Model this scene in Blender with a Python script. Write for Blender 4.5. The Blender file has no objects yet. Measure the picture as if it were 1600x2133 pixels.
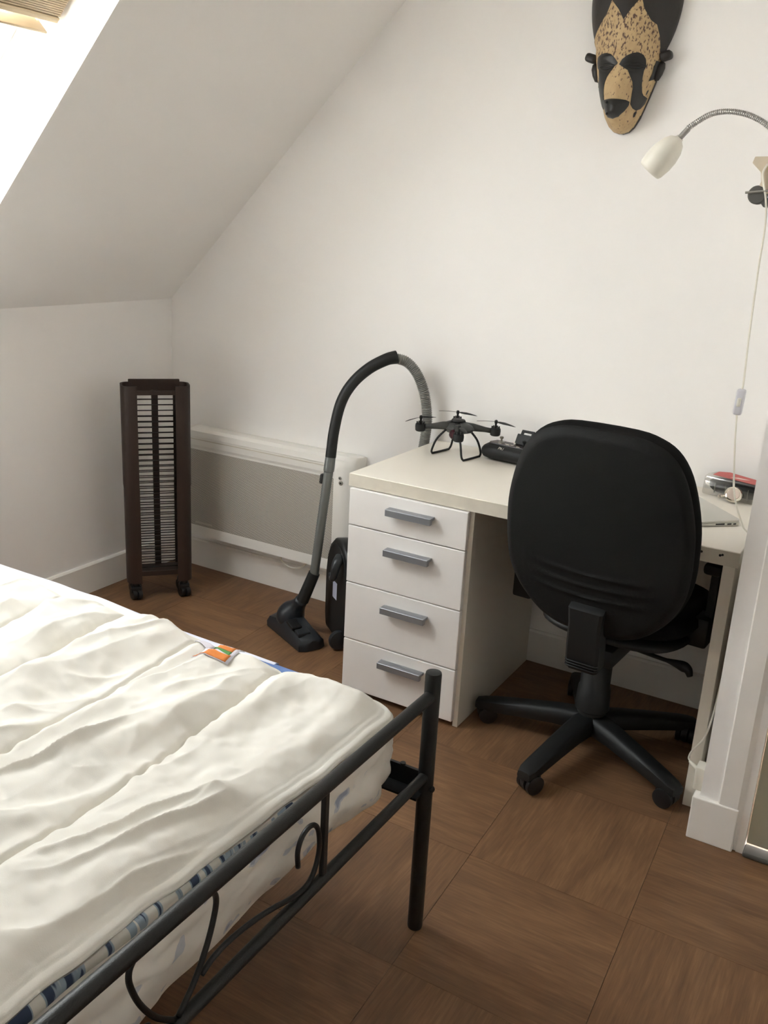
import bpy, bmesh, math, random
import numpy as np
from mathutils import Vector, Matrix
random.seed(7); rng = np.random.RandomState(5)
PI = math.pi
scene = bpy.context.scene
COL = scene.collection

# ------------------------------------------------------------------ camera
cam_d = bpy.data.cameras.new('camera'); cam = bpy.data.objects.new('camera', cam_d); COL.objects.link(cam)
CR = ((0.861127, 0.505776, 0.0515), (0.194249, -0.233718, -0.952703), (-0.469818, 0.830402, -0.299507))
rx, dn, fw = Vector(CR[0]), Vector(CR[1]), Vector(CR[2])
CAM = Vector((2.67285, -2.88314, 1.46))
m = Matrix.Identity(4)
for i in range(3):
    m[i][0] = rx[i]; m[i][1] = -dn[i]; m[i][2] = -fw[i]; m[i][3] = CAM[i]
cam.matrix_world = m
cam_d.sensor_fit = 'HORIZONTAL'; cam_d.sensor_width = 36.0; cam_d.lens = 43.447
cam_d.clip_start = 0.02; cam_d.clip_end = 100
scene.camera = cam

# ------------------------------------------------------------------ world + daylight
SKY = 15.5
w = bpy.data.worlds.new('world'); scene.world = w; w.use_nodes = True
bg = w.node_tree.nodes['Background']; bg.inputs[0].default_value = (0.96, 0.98, 1.0, 1); bg.inputs[1].default_value = SKY
scene.view_settings.view_transform = 'Standard'; scene.view_settings.look = 'None'
scene.view_settings.gamma = 1.0; scene.view_settings.use_curve_mapping = False
scene.view_settings.exposure = 0.15
scene.cycles.diffuse_bounces = 10; scene.cycles.max_bounces = 14; scene.cycles.sample_clamp_indirect = 0.0
# slope frame: s up the slope, n outward, y along the wall
KZ = 1.115; Q = math.sqrt(.5)
def SL(s, y, n): return Vector((s*Q - n*Q, y, KZ + s*Q + n*Q))
HS0, HS1, HY0, HY1 = 0.33, 1.52, -2.00, -1.05      # skylight opening in the slope
pd = bpy.data.lights.new('skylight_daylight', 'AREA'); pd.shape = 'RECTANGLE'; pd.size = HS1-HS0-.1; pd.size_y = HY1-HY0-.1
pd.cycles.is_portal = True
po = bpy.data.objects.new('skylight_daylight', pd); COL.objects.link(po)
po.matrix_world = Matrix.Translation(SL((HS0+HS1)/2, (HY0+HY1)/2, .33)) @ Matrix(((Q,0,-Q,0),(0,1,0,0),(Q,0,Q,0),(0,0,0,1)))

# sun high over the ridge: falls through the skylight on the head end of the bed
sd = bpy.data.lights.new('sun', 'SUN'); sd.energy = 150.; sd.angle = math.radians(.53); sd.color = (1., .965, .925)
so = bpy.data.objects.new('sun', sd); COL.objects.link(so)
so.rotation_euler = Vector((-.42, .0, -1.)).to_track_quat('-Z', 'Y').to_euler()

# ------------------------------------------------------------------ materials
def lin(c):
    c = c/255.0
    return c/12.92 if c <= .04045 else ((c+.055)/1.055)**2.4
def rgb(c): return (lin(c[0]), lin(c[1]), lin(c[2]), 1)
MATS = {}
def M(name, c, rough=.5, metal=0., var=.06, vs=6., bump=0., bs=60., spec=.5, stretch=None, c2=None):
    """principled material; colour varies gently by noise, optional fine relief"""
    if name in MATS: return MATS[name]
    mt = bpy.data.materials.new(name); mt.use_nodes = True; nt = mt.node_tree; N = nt.nodes; L = nt.links
    b = N['Principled BSDF']; b.inputs['Roughness'].default_value = rough; b.inputs['Metallic'].default_value = metal
    b.inputs['Specular IOR Level'].default_value = spec
    tc = N.new('ShaderNodeTexCoord'); mp = N.new('ShaderNodeMapping'); L.new(tc.outputs['Object'], mp.inputs[0])
    if stretch: mp.inputs['Scale'].default_value = stretch
    nz = N.new('ShaderNodeTexNoise'); nz.inputs['Scale'].default_value = vs; nz.inputs['Detail'].default_value = 4
    L.new(mp.outputs[0], nz.inputs['Vector'])
    mx = N.new('ShaderNodeMix'); mx.data_type = 'RGBA'
    a = rgb(c); d = rgb(c2) if c2 else tuple(x*(1-var*2) for x in a[:3])+(1,)
    mx.inputs[6].default_value = a; mx.inputs[7].default_value = d
    L.new(nz.outputs['Fac'], mx.inputs[0]); L.new(mx.outputs[2], b.inputs['Base Color'])
    if bump:
        n2 = N.new('ShaderNodeTexNoise'); n2.inputs['Scale'].default_value = bs; n2.inputs['Detail'].default_value = 3
        L.new(mp.outputs[0], n2.inputs['Vector'])
        bp = N.new('ShaderNodeBump'); bp.inputs['Strength'].default_value = bump; bp.inputs['Distance'].default_value = .004
        L.new(n2.outputs['Fac'], bp.inputs['Height']); L.new(bp.outputs[0], b.inputs['Normal'])
    MATS[name] = mt
    return mt
def nodes(name):
    mt = M(name, (128,128,128)); return mt, mt.node_tree.nodes, mt.node_tree.links

wall_m = M('wall_paint', (243,241,239), .75, var=.012, bump=.05, bs=180)
slope_m = M('slope_paint', (240,238,235), .8, var=.012, bump=.05, bs=180)
trim_m = M('trim_paint', (240,237,232), .45, var=.02, bump=.03, bs=40)
floorbase_m = M('floor_joint', (52,34,24), .7)
lam_m = M('white_laminate', (232,226,214), .35, var=.02)
drawer_m = M('white_drawer_front', (233,230,227), .3, var=.015)
edge_m = M('worn_white_edge', (220,213,198), .5, var=.1, vs=30)
handle_m = M('grey_metal_handle', (150,152,156), .38, .55, var=.04)
blk_m = M('black_plastic', (19,20,20), .55, var=.1, vs=20)
chair_m = M('chair_shell_black', (19,19,18), .65, var=.1, bump=.25, bs=500)
chair_m.node_tree.nodes['Principled BSDF'].inputs['Specular IOR Level'].default_value = .25
fabric_m = M('chair_fabric_black', (17,16,15), .95, var=.2, vs=120, bump=.5, bs=900, spec=.2)
bed_m = M('bed_black_steel', (21,22,22), .42, var=.1, vs=30, bump=.15, bs=500)
vac_m = M('vacuum_dark_plastic', (36,40,45), .38, var=.1, vs=20)
vacb_m = M('vacuum_black_body', (15,15,16), .45, var=.1)
alu_m = M('wand_grey_metal', (128,131,130), .35, .5, var=.05, vs=30)
hose_m = M('hose_grey_plastic', (122,121,116), .35, .15, var=.06)
rad_m = M('radiator_enamel', (240,238,233), .35, var=.02)
wood_m = M('dark_stained_wood', (56,38,29), .5, var=.35, vs=8, stretch=(6,6,.6), bump=.1, bs=80, c2=(38,26,20))
rung_m = M('dark_wire', (34,25,21), .5)
caster_m = M('caster_black', (22,22,24), .35, var=.1)
wht_m = M('white_plastic', (228,224,212), .4, var=.02)
duvet_m = M('duvet_cotton', (234,231,223), .85, var=.025, vs=5, bump=.1, bs=700, spec=.25)
sheet_m = M('lavender_white_sheet', (226,228,240), .8, var=.02, bump=.1, bs=500)
bluesheet_m = M('blue_sheet', (104,132,186), .85, var=.1, bump=.15, bs=500)
mask_m = M('mask_dark_wood', (42,35,31), .45, var=.25, vs=25, bump=.15, bs=120)
maskd_m = M('mask_black_paint', (30,27,25), .4, var=.2, vs=40, bump=.1, bs=150)
drone_m = M('drone_grey', (52,52,50), .45, var=.1, vs=40)
droneb_m = M('drone_black', (20,20,20), .6, var=.1)
droner_m = M('drone_red_sheen', (70,30,38), .25, .2, var=.2, vs=60)
silver_m = M('laptop_silver', (196,194,186), .42, .35, var=.02)
dark_m = M('dark_slot', (20,19,18), .6)
red_m = M('red_card', (200,96,90), .5, var=.12, vs=40)
chrome_m = M('polished_silver', (225,218,205), .12, 1., var=.03)
door_m = M('door_olive_grey', (186,183,164), .5, var=.05, vs=3)
metal_m = M('threshold_metal', (96,94,89), .5, .5, var=.06)
slat_m = M('blind_wood', (196,176,144), .5, var=.12, vs=10, stretch=(20,1,20))
gask_m = M('window_dark_cladding', (52,54,62), .5, var=.05)
orange_m = M('tag_orange', (232,138,62), .6, var=.08, vs=120)
green_m = M('tag_green', (96,158,84), .6, var=.08, vs=120)
tagw_m = M('tag_white', (226,222,232), .6, var=.03)
lblw_m = M('rating_label_print', (206,208,226), .5, c2=(150,154,176), vs=260, stretch=(1,1,4))
neck_m = M('gooseneck_metal', (168,165,160), .3, .7, var=.05)
pad_m = M('clamp_rubber', (92,90,86), .6, var=.1)
clampm = M('clamp_plastic', (206,192,170), .35, var=.05)

# clear plastics / glass: thin transparent shells
def clear(name, tint=(1,1,1,1), k=.12, rough=.08):
    mt = bpy.data.materials.new(name); mt.use_nodes = True; nt = mt.node_tree; N = nt.nodes; L = nt.links
    N.remove(N['Principled BSDF']); tr = N.new('ShaderNodeBsdfTransparent'); tr.inputs[0].default_value = tint
    gl = N.new('ShaderNodeBsdfGlossy'); gl.inputs['Roughness'].default_value = rough
    mx = N.new('ShaderNodeMixShader'); mx.inputs[0].default_value = k
    L.new(tr.outputs[0], mx.inputs[1]); L.new(gl.outputs[0], mx.inputs[2]); L.new(mx.outputs[0], N['Material Output'].inputs[0])
    MATS[name] = mt; return mt
glass_m = clear('window_glass', (.95,.97,.97,1), .06, .02)
clam_m = clear('clear_plastic', (.9,.89,.87,1), .16, .12)

# wood-look vinyl tile: grain runs along each tile's own x axis
def tile_material():
    mt, N, L = nodes('vinyl_wood_tile'); b = N['Principled BSDF']
    tc = [n for n in N if n.type == 'TEX_COORD'][0]; oi = N.new('ShaderNodeObjectInfo')
    ad = N.new('ShaderNodeVectorMath'); ad.operation = 'ADD'
    cm = N.new('ShaderNodeCombineXYZ'); ml = N.new('ShaderNodeMath'); ml.operation = 'MULTIPLY'; ml.inputs[1].default_value = 37.
    L.new(oi.outputs['Random'], ml.inputs[0]); L.new(ml.outputs[0], cm.inputs[0]); L.new(ml.outputs[0], cm.inputs[1])
    L.new(tc.outputs['Object'], ad.inputs[0]); L.new(cm.outputs[0], ad.inputs[1])
    def noise(scale, st, det, dist=0.):
        mp = N.new('ShaderNodeMapping'); mp.inputs['Scale'].default_value = st; L.new(ad.outputs[0], mp.inputs[0])
        nz = N.new('ShaderNodeTexNoise'); nz.inputs['Scale'].default_value = scale; nz.inputs['Detail'].default_value = det
        nz.inputs['Distortion'].default_value = dist; L.new(mp.outputs[0], nz.inputs[0]); return nz
    n1 = noise(3.2, (.8,3.2,1), 4, 1.2); n2 = noise(16, (.6,9,1), 3, .4); n3 = noise(60, (.35,12,1), 2)
    r = N.new('ShaderNodeValToRGB'); e = r.color_ramp.elements
    e[0].position = .28; e[0].color = rgb((88,64,46)); e[1].position = .75; e[1].color = rgb((150,115,82))
    k = e.new(.52); k.color = rgb((122,90,63))
    m1 = N.new('ShaderNodeMix'); m1.data_type = 'FLOAT'; m1.inputs[0].default_value = .42
    L.new(n1.outputs['Fac'], m1.inputs[2]); L.new(n2.outputs['Fac'], m1.inputs[3])
    m2 = N.new('ShaderNodeMix'); m2.data_type = 'FLOAT'; m2.inputs[0].default_value = .22
    L.new(m1.outputs[0], m2.inputs[2]); L.new(n3.outputs['Fac'], m2.inputs[3])
    L.new(m2.outputs[0], r.inputs[0])
    hs = N.new('ShaderNodeHueSaturation'); mr = N.new('ShaderNodeMapRange'); mr.inputs[3].default_value = .9; mr.inputs[4].default_value = 1.08
    L.new(oi.outputs['Random'], mr.inputs[0]); L.new(mr.outputs[0], hs.inputs['Value']); L.new(r.outputs[0], hs.inputs['Color'])
    L.new(hs.outputs[0], b.inputs['Base Color']); b.inputs['Roughness'].default_value = .52; b.inputs['Specular IOR Level'].default_value = .35
    bp = N.new('ShaderNodeBump'); bp.inputs['Strength'].default_value = .12; bp.inputs['Distance'].default_value = .002
    L.new(n3.outputs['Fac'], bp.inputs['Height']); L.new(bp.outputs[0], b.inputs['Normal'])
    return mt
tile_m = tile_material()

# perforated radiator grille: dark round holes in a pale sheet
def grille_material():
    mt, N, L = nodes('perforated_grille'); b = N['Principled BSDF']
    tc = [n for n in N if n.type == 'TEX_COORD'][0]
    sp = N.new('ShaderNodeSeparateXYZ'); L.new(tc.outputs['Object'], sp.inputs[0])
    def math_(op, a, bb=None):
        q = N.new('ShaderNodeMath'); q.operation = op
        for i, v in enumerate((a, bb)):
            if v is None: continue
            if isinstance(v, (int, float)): q.inputs[i].default_value = v
            else: L.new(v, q.inputs[i])
        return q.outputs[0]
    P = .0052
    row = math_('FLOOR', math_('DIVIDE', sp.outputs[2], P*.866))
    off = math_('MULTIPLY', math_('MODULO', math_('ABSOLUTE', row), 2.), .5)
    fx = math_('SUBTRACT', math_('FRACT', math_('ADD', math_('DIVIDE', sp.outputs[0], P), off)), .5)
    fz = math_('MULTIPLY', math_('SUBTRACT', math_('FRACT', math_('DIVIDE', sp.outputs[2], P*.866)), .5), .866)
    d = math_('SQRT', math_('ADD', math_('MULTIPLY', fx, fx), math_('MULTIPLY', fz, fz)))
    g = math_('GREATER_THAN', d, .36)
    mx = N.new('ShaderNodeMix'); mx.data_type = 'RGBA'; L.new(g, mx.inputs[0])
    mx.inputs[6].default_value = rgb((98,94,88)); mx.inputs[7].default_value = rgb((222,217,207))
    L.new(mx.outputs[2], b.inputs['Base Color']); b.inputs['Roughness'].default_value = .5
    return mt
grille_m = grille_material()

# white bedding with blue brush strokes
def stroke_material(name, base, dark, mid, zfreq, thr, yf, band=0.):
    mt, N, L = nodes(name); b = N['Principled BSDF']
    tc = [n for n in N if n.type == 'TEX_COORD'][0]
    mp = N.new('ShaderNodeMapping'); mp.inputs['Scale'].default_value = (1, yf, zfreq); L.new(tc.outputs['Object'], mp.inputs[0])
    n1 = N.new('ShaderNodeTexNoise'); n1.inputs['Scale'].default_value = 1; n1.inputs['Detail'].default_value = 2; n1.inputs['Distortion'].default_value = .5
    L.new(mp.outputs[0], n1.inputs[0])
    r = N.new('ShaderNodeValToRGB'); r.color_ramp.interpolation = 'LINEAR'; e = r.color_ramp.elements
    e[0].position = thr; e[0].color = rgb(base); e[1].position = thr+.02; e[1].color = rgb(mid)
    k = e.new(thr+.07); k.color = rgb(mid); k = e.new(thr+.09); k.color = rgb(dark)
    src = n1.outputs['Fac']
    if band:      # marks gather in rows along the side
        sp = N.new('ShaderNodeSeparateXYZ'); L.new(tc.outputs['Object'], sp.inputs[0])
        m1 = N.new('ShaderNodeMath'); m1.operation = 'MULTIPLY'; m1.inputs[1].default_value = 2*PI/band; L.new(sp.outputs[2], m1.inputs[0])
        m2 = N.new('ShaderNodeMath'); m2.operation = 'SINE'; L.new(m1.outputs[0], m2.inputs[0])
        m3 = N.new('ShaderNodeMath'); m3.operation = 'MULTIPLY_ADD'; m3.inputs[1].default_value = .10; L.new(m2.outputs[0], m3.inputs[0]); L.new(src, m3.inputs[2]); src = m3.outputs[0]
    L.new(src, r.inputs[0]); L.new(r.outputs[0], b.inputs['Base Color']); b.inputs['Roughness'].default_value = .8
    return mt
topper_m = stroke_material('blue_dashed_ticking', (206,204,196), (44,58,84), (140,156,170), 5, .47, 36)
mattress_m = stroke_material('white_cover_blue_strokes', (234,229,221), (166,172,190), (200,202,208), 20, .645, 17, .055)

# tan speckled mask face
def tan_material():
    mt, N, L = nodes('mask_tan_speckle'); b = N['Principled BSDF']
    tc = [n for n in N if n.type == 'TEX_COORD'][0]
    mp = N.new('ShaderNodeMapping'); mp.inputs['Rotation'].default_value = (0, .6, 0); mp.inputs['Scale'].default_value = (1,1,.55); L.new(tc.outputs['Object'], mp.inputs[0])
    n1 = N.new('ShaderNodeTexNoise'); n1.inputs['Scale'].default_value = 165; n1.inputs['Detail'].default_value = 2; L.new(mp.outputs[0], n1.inputs[0])
    sp = N.new('ShaderNodeSeparateXYZ'); L.new(tc.outputs['Object'], sp.inputs[0])
    mr = N.new('ShaderNodeMapRange'); mr.inputs[1].default_value = -.13; mr.inputs[2].default_value = .0
    mr.inputs[3].default_value = -.11; mr.inputs[4].default_value = .0   # speckles only above the eyes
    L.new(sp.outputs[2], mr.inputs[0])
    ad = N.new('ShaderNodeMath'); L.new(n1.outputs['Fac'], ad.inputs[0]); L.new(mr.outputs[0], ad.inputs[1])
    r = N.new('ShaderNodeValToRGB'); e = r.color_ramp.elements
    e[0].position = .53; e[0].color = (0,0,0,1); e[1].position = .62; e[1].color = (1,1,1,1)
    L.new(ad.outputs[0], r.inputs[0])
    n2 = N.new('ShaderNodeTexNoise'); n2.inputs['Scale'].default_value = 45; n2.inputs['Detail'].default_value = 4; L.new(mp.outputs[0], n2.inputs[0])
    mx = N.new('ShaderNodeMix'); mx.data_type = 'RGBA'; mx.inputs[6].default_value = rgb((204,178,134)); mx.inputs[7].default_value = rgb((164,136,98))
    L.new(n2.outputs['Fac'], mx.inputs[0])
    m2 = N.new('ShaderNodeMix'); m2.data_type = 'RGBA'; m2.inputs[7].default_value = rgb((92,70,58)); L.new(mx.outputs[2], m2.inputs[6]); L.new(r.outputs[0], m2.inputs[0])
    L.new(m2.outputs[2], b.inputs['Base Color']); b.inputs['Roughness'].default_value = .6
    bp = N.new('ShaderNodeBump'); bp.inputs['Strength'].default_value = .35; bp.inputs['Distance'].default_value = .003
    L.new(n2.outputs['Fac'], bp.inputs['Height']); L.new(bp.outputs[0], b.inputs['Normal'])
    return mt
tan_m = tan_material()

# ------------------------------------------------------------------ mesh helpers
def V3(*a): return Vector(a)
def base_mat(o):
    mw = Matrix.Identity(4)
    while o is not None:
        mw = Matrix.LocRotScale(o.location, o.rotation_euler, o.scale) @ mw
        o = o.parent
    return mw
def obj(name, bm, mat, parent=None, smooth=False, local=False, auto=None):
    """link one mesh object; geometry is given in world space (or in the parent's space if local)"""
    if not local and parent is not None:
        bm.transform(base_mat(parent).inverted())
    me = bpy.data.meshes.new(name)
    bmesh.ops.recalc_face_normals(bm, faces=bm.faces)
    bm.to_mesh(me); bm.free()
    for mm in (mat if isinstance(mat, (list, tuple)) else [mat]): me.materials.append(mm)
    if smooth:
        me.polygons.foreach_set('use_smooth', [True]*len(me.polygons))
        if auto:
            try: me.set_sharp_from_angle(angle=math.radians(auto))
            except Exception: pass
    o = bpy.data.objects.new(name, me); COL.objects.link(o)
    if parent is not None: o.parent = parent
    return o
def tag(o, label, cat, group=None):
    o['label'] = label; o['category'] = cat
    if group: o['group'] = group
    return o
def thing(name, label, cat, loc, rz=0., group=None):
    o = bpy.data.objects.new(name, None); COL.objects.link(o); o.empty_display_size = .05
    o.location = loc; o.rotation_euler = (0,0,rz)
    return tag(o, label, cat, group)
def struct(name, bm, mat, smooth=False):
    o = obj(name, bm, mat, None, smooth); o['kind'] = 'structure'; return o
def box(lo, hi, bev=0., seg=2, bm=None, mtx=None):
    b2 = bmesh.new(); bmesh.ops.create_cube(b2, size=1.)
    c = [(lo[i]+hi[i])/2 for i in range(3)]; d = [hi[i]-lo[i] for i in range(3)]
    bmesh.ops.transform(b2, matrix=Matrix.Translation(c) @ Matrix.Diagonal((d[0],d[1],d[2],1)), verts=b2.verts)
    if bev: bmesh.ops.bevel(b2, geom=b2.edges[:], offset=bev, segments=seg, affect='EDGES', profile=.5)
    if mtx is not None: b2.transform(mtx)
    return join(bm, b2)
def join(bm, b2):
    if bm is None: return b2
    me = bpy.data.meshes.new('tmp'); b2.to_mesh(me); b2.free(); bm.from_mesh(me); bpy.data.meshes.remove(me); return bm
def obox(c, ax, ay, az, size, bev=0., seg=2, bm=None):
    """oriented box"""
    mt = Matrix.Identity(4)
    for i, a in enumerate((ax, ay, az)):
        a = Vector(a).normalized()
        for j in range(3): mt[j][i] = a[j]
    for j in range(3): mt[j][3] = c[j]
    h = [x/2 for x in size]
    return box((-h[0],-h[1],-h[2]), h, bev, seg, bm, mt)
def catmull(pts, k=6):
    P = [Vector(p) for p in pts]; out = []
    for i in range(len(P)-1):
        p0 = P[i-1] if i else P[0]*2-P[1]; p1 = P[i]; p2 = P[i+1]; p3 = P[i+2] if i+2 < len(P) else P[-1]*2-P[-2]
        for j in range(k):
            t = j/k
            out.append(.5*((2*p1)+(p2-p0)*t+(2*p0-5*p1+4*p2-p3)*t*t+(3*p1-p0-3*p2+p3)*t**3))
    out.append(P[-1]); return out
def resample(pts, step):
    P = [Vector(p) for p in pts]; out = [P[0]]; acc = 0.
    for a, b in zip(P, P[1:]):
        L = (b-a).length
        while L > 0 and acc + L >= step:
            t = (step-acc)/L; a = a + (b-a)*t; out.append(a.copy()); L = (b-a).length; acc = 0.
        acc += L
    return out
def tube(pts, r, n=10, bm=None, caps=True, flat=1.):
    P = [Vector(p) for p in pts]; bm2 = bmesh.new(); rings = []
    up = None
    for i, p in enumerate(P):
        t = (P[min(i+1,len(P)-1)]-P[max(i-1,0)]).normalized()
        if up is None: up = t.orthogonal().normalized()
        up = (up - t*up.dot(t)).normalized(); s = t.cross(up)
        rr = r[i] if isinstance(r, (list, tuple)) else r
        rings.append([bm2.verts.new(p + (up*math.cos(2*PI*k/n) + s*math.sin(2*PI*k/n)*flat)*rr) for k in range(n)])
    for a, b in zip(rings, rings[1:]):
        for k in range(n): bm2.faces.new((a[k], a[(k+1)%n], b[(k+1)%n], b[k]))
    if caps:
        bm2.faces.new(rings[0][::-1]); bm2.faces.new(rings[-1])
    return join(bm, bm2)
def lathe(prof, o=(0,0,0), ax=(0,0,1), n=24, bm=None, caps=True):
    """revolve (r, h) profile round axis"""
    ax = Vector(ax).normalized(); u = ax.orthogonal().normalized(); v = ax.cross(u); o = Vector(o)
    b2 = bmesh.new(); rings = []
    for r, h in prof:
        rings.append([b2.verts.new(o + ax*h + (u*math.cos(2*PI*k/n)+v*math.sin(2*PI*k/n))*max(r,1e-5)) for k in range(n)])
    for a, b in zip(rings, rings[1:]):
        for k in range(n): b2.faces.new((a[k], a[(k+1)%n], b[(k+1)%n], b[k]))
    if caps:
        b2.faces.new(rings[0][::-1]); b2.faces.new(rings[-1])
    return join(bm, b2)
def prism(poly, f0, f1, bev=0., bm=None, seg=2):
    """poly: 2D points; f0/f1 map (a,b)->3D for the two caps"""
    b2 = bmesh.new(); A = [b2.verts.new(f0(*p)) for p in poly]; B = [b2.verts.new(f1(*p)) for p in poly]; n = len(poly)
    b2.faces.new(A[::-1]); b2.faces.new(B)
    for k in range(n): b2.faces.new((A[k], A[(k+1)%n], B[(k+1)%n], B[k]))
    if bev:
        bmesh.ops.recalc_face_normals(b2, faces=b2.faces)
        es = [e for e in b2.edges if len(e.link_faces) == 2 and e.calc_face_angle(0) > .6]
        bmesh.ops.bevel(b2, geom=es, offset=bev, segments=seg, affect='EDGES', profile=.5)
    return join(bm, b2)
def grid(f, nu, nv, bm=None):
    """surface from f(i,j)->point on an (nu+1)x(nv+1) grid"""
    b2 = bmesh.new(); vs = [[b2.verts.new(f(i, j)) for j in range(nv+1)] for i in range(nu+1)]
    for i in range(nu):
        for j in range(nv): b2.faces.new((vs[i][j], vs[i+1][j], vs[i+1][j+1], vs[i][j+1]))
    return join(bm, b2)

# ================================================================== the room
YB = -3.75; XR = 3.55; ZC = 2.45
# --- floor: base slab and separate wood-look tiles (grain alternates)
fl = struct('floor', box((-.1,YB-.1,-.1),(XR+.1,.1,-.003)), floorbase_m)
def clip(poly, a, b, c):
    out = []
    for i in range(len(poly)):
        p, q = poly[i], poly[(i+1)%len(poly)]; dp = a*p[0]+b*p[1]-c; dq = a*q[0]+b*q[1]-c
        if dp <= 0: out.append(p)
        if (dp < 0 < dq) or (dq < 0 < dp):
            t = dp/(dp-dq); out.append((p[0]+(q[0]-p[0])*t, p[1]+(q[1]-p[1])*t))
    return out
TW, TD, TA = .392, .408, math.radians(2.2)
ca, sa = math.cos(TA), math.sin(TA)
for i in range(-6, 6):
    for j in range(-8, 5):
        cx, cy = 1.955+(i+.5)*TW, -1.098+(j+.5)*TD
        ox, oy = 1.955+(cx-1.955)*ca-(cy+1.098)*sa*-1*-1, -1.098+(cx-1.955)*sa*.0+(cy+1.098)
        ox = 1.955+(cx-1.955) - (cy+1.098)*math.tan(TA); g = .0005
        h, k = TW/2-g, TD/2-g; sh = math.tan(TA)
        pl = [(ox+a-b*sh, oy+b) for a, b in ((-h,-k),(h,-k),(h,k),(-h,k))]
        for abc in ((-1,0,0.0),(1,0,XR),(0,-1,-YB),(0,1,0.0)): pl = clip(pl, *abc)
        if len(pl) < 3: continue
        rot = (i+j) % 2 == 0
        bmt = prism(pl, lambda a,b: V3(a,b,-.003), lambda a,b: V3(a,b,0.))
        c = V3(ox, oy, 0); mt = Matrix.Translation(c) @ Matrix.Rotation(PI/2 if rot else 0., 4, 'Z')
        bmt.transform(mt.inverted())
        o = obj('floor_tile', bmt, tile_m, None); o.parent = fl
        o.location = c; o.rotation_euler = (0,0,PI/2 if rot else 0.)
# --- walls
struct('wall_left', box((-.12,YB,-.0),(0,.0,KZ)), wall_m)
struct('wall_back', prism([(-.12,0),(2.40,0),(2.40,ZC),(ZC-KZ,ZC),(-.0,KZ),(-.12,KZ-.0)], lambda a,b: V3(a,0,b), lambda a,b: V3(a,.12,b)), wall_m)
# sloped ceiling with the skylight opening
S1 = (ZC-KZ)/Q; YA = 0.12; TH = .24
bm = bmesh.new()
def ring(s0, s1, y0, y1, n): return [bm.verts.new(SL(s, y, n)) for s, y in ((s0,y0),(s1,y0),(s1,y1),(s0,y1))]
oi, hi_, oo, ho = ring(0,S1,YB,YA,0), ring(HS0,HS1,HY0,HY1,0), ring(-.0,S1,YB,YA,TH), ring(HS0,HS1,HY0,HY1,TH)
for k in range(4):
    n = (k+1) % 4
    bm.faces.new((oi[k],oi[n],hi_[n],hi_[k])); bm.faces.new((oo[k],oo[n],ho[n],ho[k]))
    bm.faces.new((hi_[k],hi_[n],ho[n],ho[k])); bm.faces.new((oi[k],oi[n],oo[n],oo[k]))
struct('wall_slope', bm, slope_m)
struct('ceiling', box((ZC-KZ-.0,YB,ZC),(XR,.12,ZC+.35)), wall_m)
struct('wall_front', box((-.12,YB-.12,0),(XR,YB,ZC)), wall_m)
struct('wall_right', box((XR,YB,0),(XR+.12,-.6,ZC)), wall_m)
struct('wall_niche', box((2.40,-.705,0),(2.505,.12,ZC)), wall_m)           # stub between desk niche and doorway
bm = box((2.505,-.705,2.06),(3.33,-.60,ZC)); box((3.33,-.705,0),(XR,-.60,ZC), bm=bm)
struct('wall_door', bm, wall_m)
# --- trims
def base_poly(t, h): return [(0,0),(-t,0),(-t,h-.006),(-t+.006,h),(0,h)]
struct('baseboard_back', prism(base_poly(.016,.118), lambda a,b: V3(0.016,a,b), lambda a,b: V3(2.384,a,b)), trim_m)
struct('baseboard_left', prism(base_poly(.016,.118), lambda a,b: V3(-a,YB,b), lambda a,b: V3(-a,0,b)), trim_m)
struct('baseboard_niche', prism([(2.384,0.),(2.384,-.72),(2.497,-.72),(2.497,-.705),(2.40,-.705),(2.40,0.)], lambda a,b: V3(a,b,0), lambda a,b: V3(a,b,.12), .003), trim_m)
struct('trim_1', prism([(2.446,-.705),(2.446,-.7135),(2.449,-.716),(2.492,-.716),(2.505,-.709),(2.522,-.709),(2.522,-.60),(2.505,-.60),(2.505,-.705)],
       lambda a,b: V3(a,b,.121 if a < 2.497 else 0.), lambda a,b: V3(a,b,2.10)), trim_m)
struct('trim_2', box((2.522,-.722,0.0),(3.33,-.675,.012),.004), metal_m)
d1 = struct('door_1', box((2.524,-.69,.022),(3.328,-.65,2.05),.003), door_m)
bm = tube([(3.24,-.69,1.0),(3.24,-.74,1.0),(3.14,-.745,1.0)], .009, 10); lathe([(.024,0),(.024,.006)], (3.24,-.69,1.0), (0,-1,0), 20, bm)
obj('door_handle', bm, handle_m, d1, True, auto=40)
# --- skylight window
def slbox(s0,s1,y0,y1,n0,n1,bev=.002):
    return obox(SL((s0+s1)/2,(y0+y1)/2,(n0+n1)/2), (Q,0,Q),(0,1,0),(-Q,0,Q), (s1-s0,y1-y0,n1-n0), bev, 1)
def slframe(s0,s1,y0,y1,n0,n1,wd):
    b = slbox(s0,s1,y0,y0+wd,n0,n1); join(b, slbox(s0,s1,y1-wd,y1,n0,n1)); join(b, slbox(s0,s0+wd,y0+wd,y1-wd,n0,n1)); join(b, slbox(s1-wd,s1,y0+wd,y1-wd,n0,n1)); return b
win = struct('window_1', slframe(HS0,HS1,HY0,HY1,.185,.30,.028), trim_m)
obj('sash', slframe(HS0+.03,HS1-.03,HY0+.03,HY1-.03,.20,.28,.035), trim_m, win)
obj('cladding', slframe(HS0+.065,HS1-.065,HY0+.065,HY1-.065,.235,.262,.055), gask_m, win)
obj('pane', slbox(HS0+.115,HS1-.115,HY0+.115,HY1-.115,.245,.251,0), glass_m, win)
bl = thing('wooden_blind', 'pale wooden slat blind pulled up inside the skylight', 'blind', SL(1.3,-1.5,.15))
obj('head_rail', slbox(1.45,1.50,HY0+.012,HY1-.012,.12,.165,.003), slat_m, bl)
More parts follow.
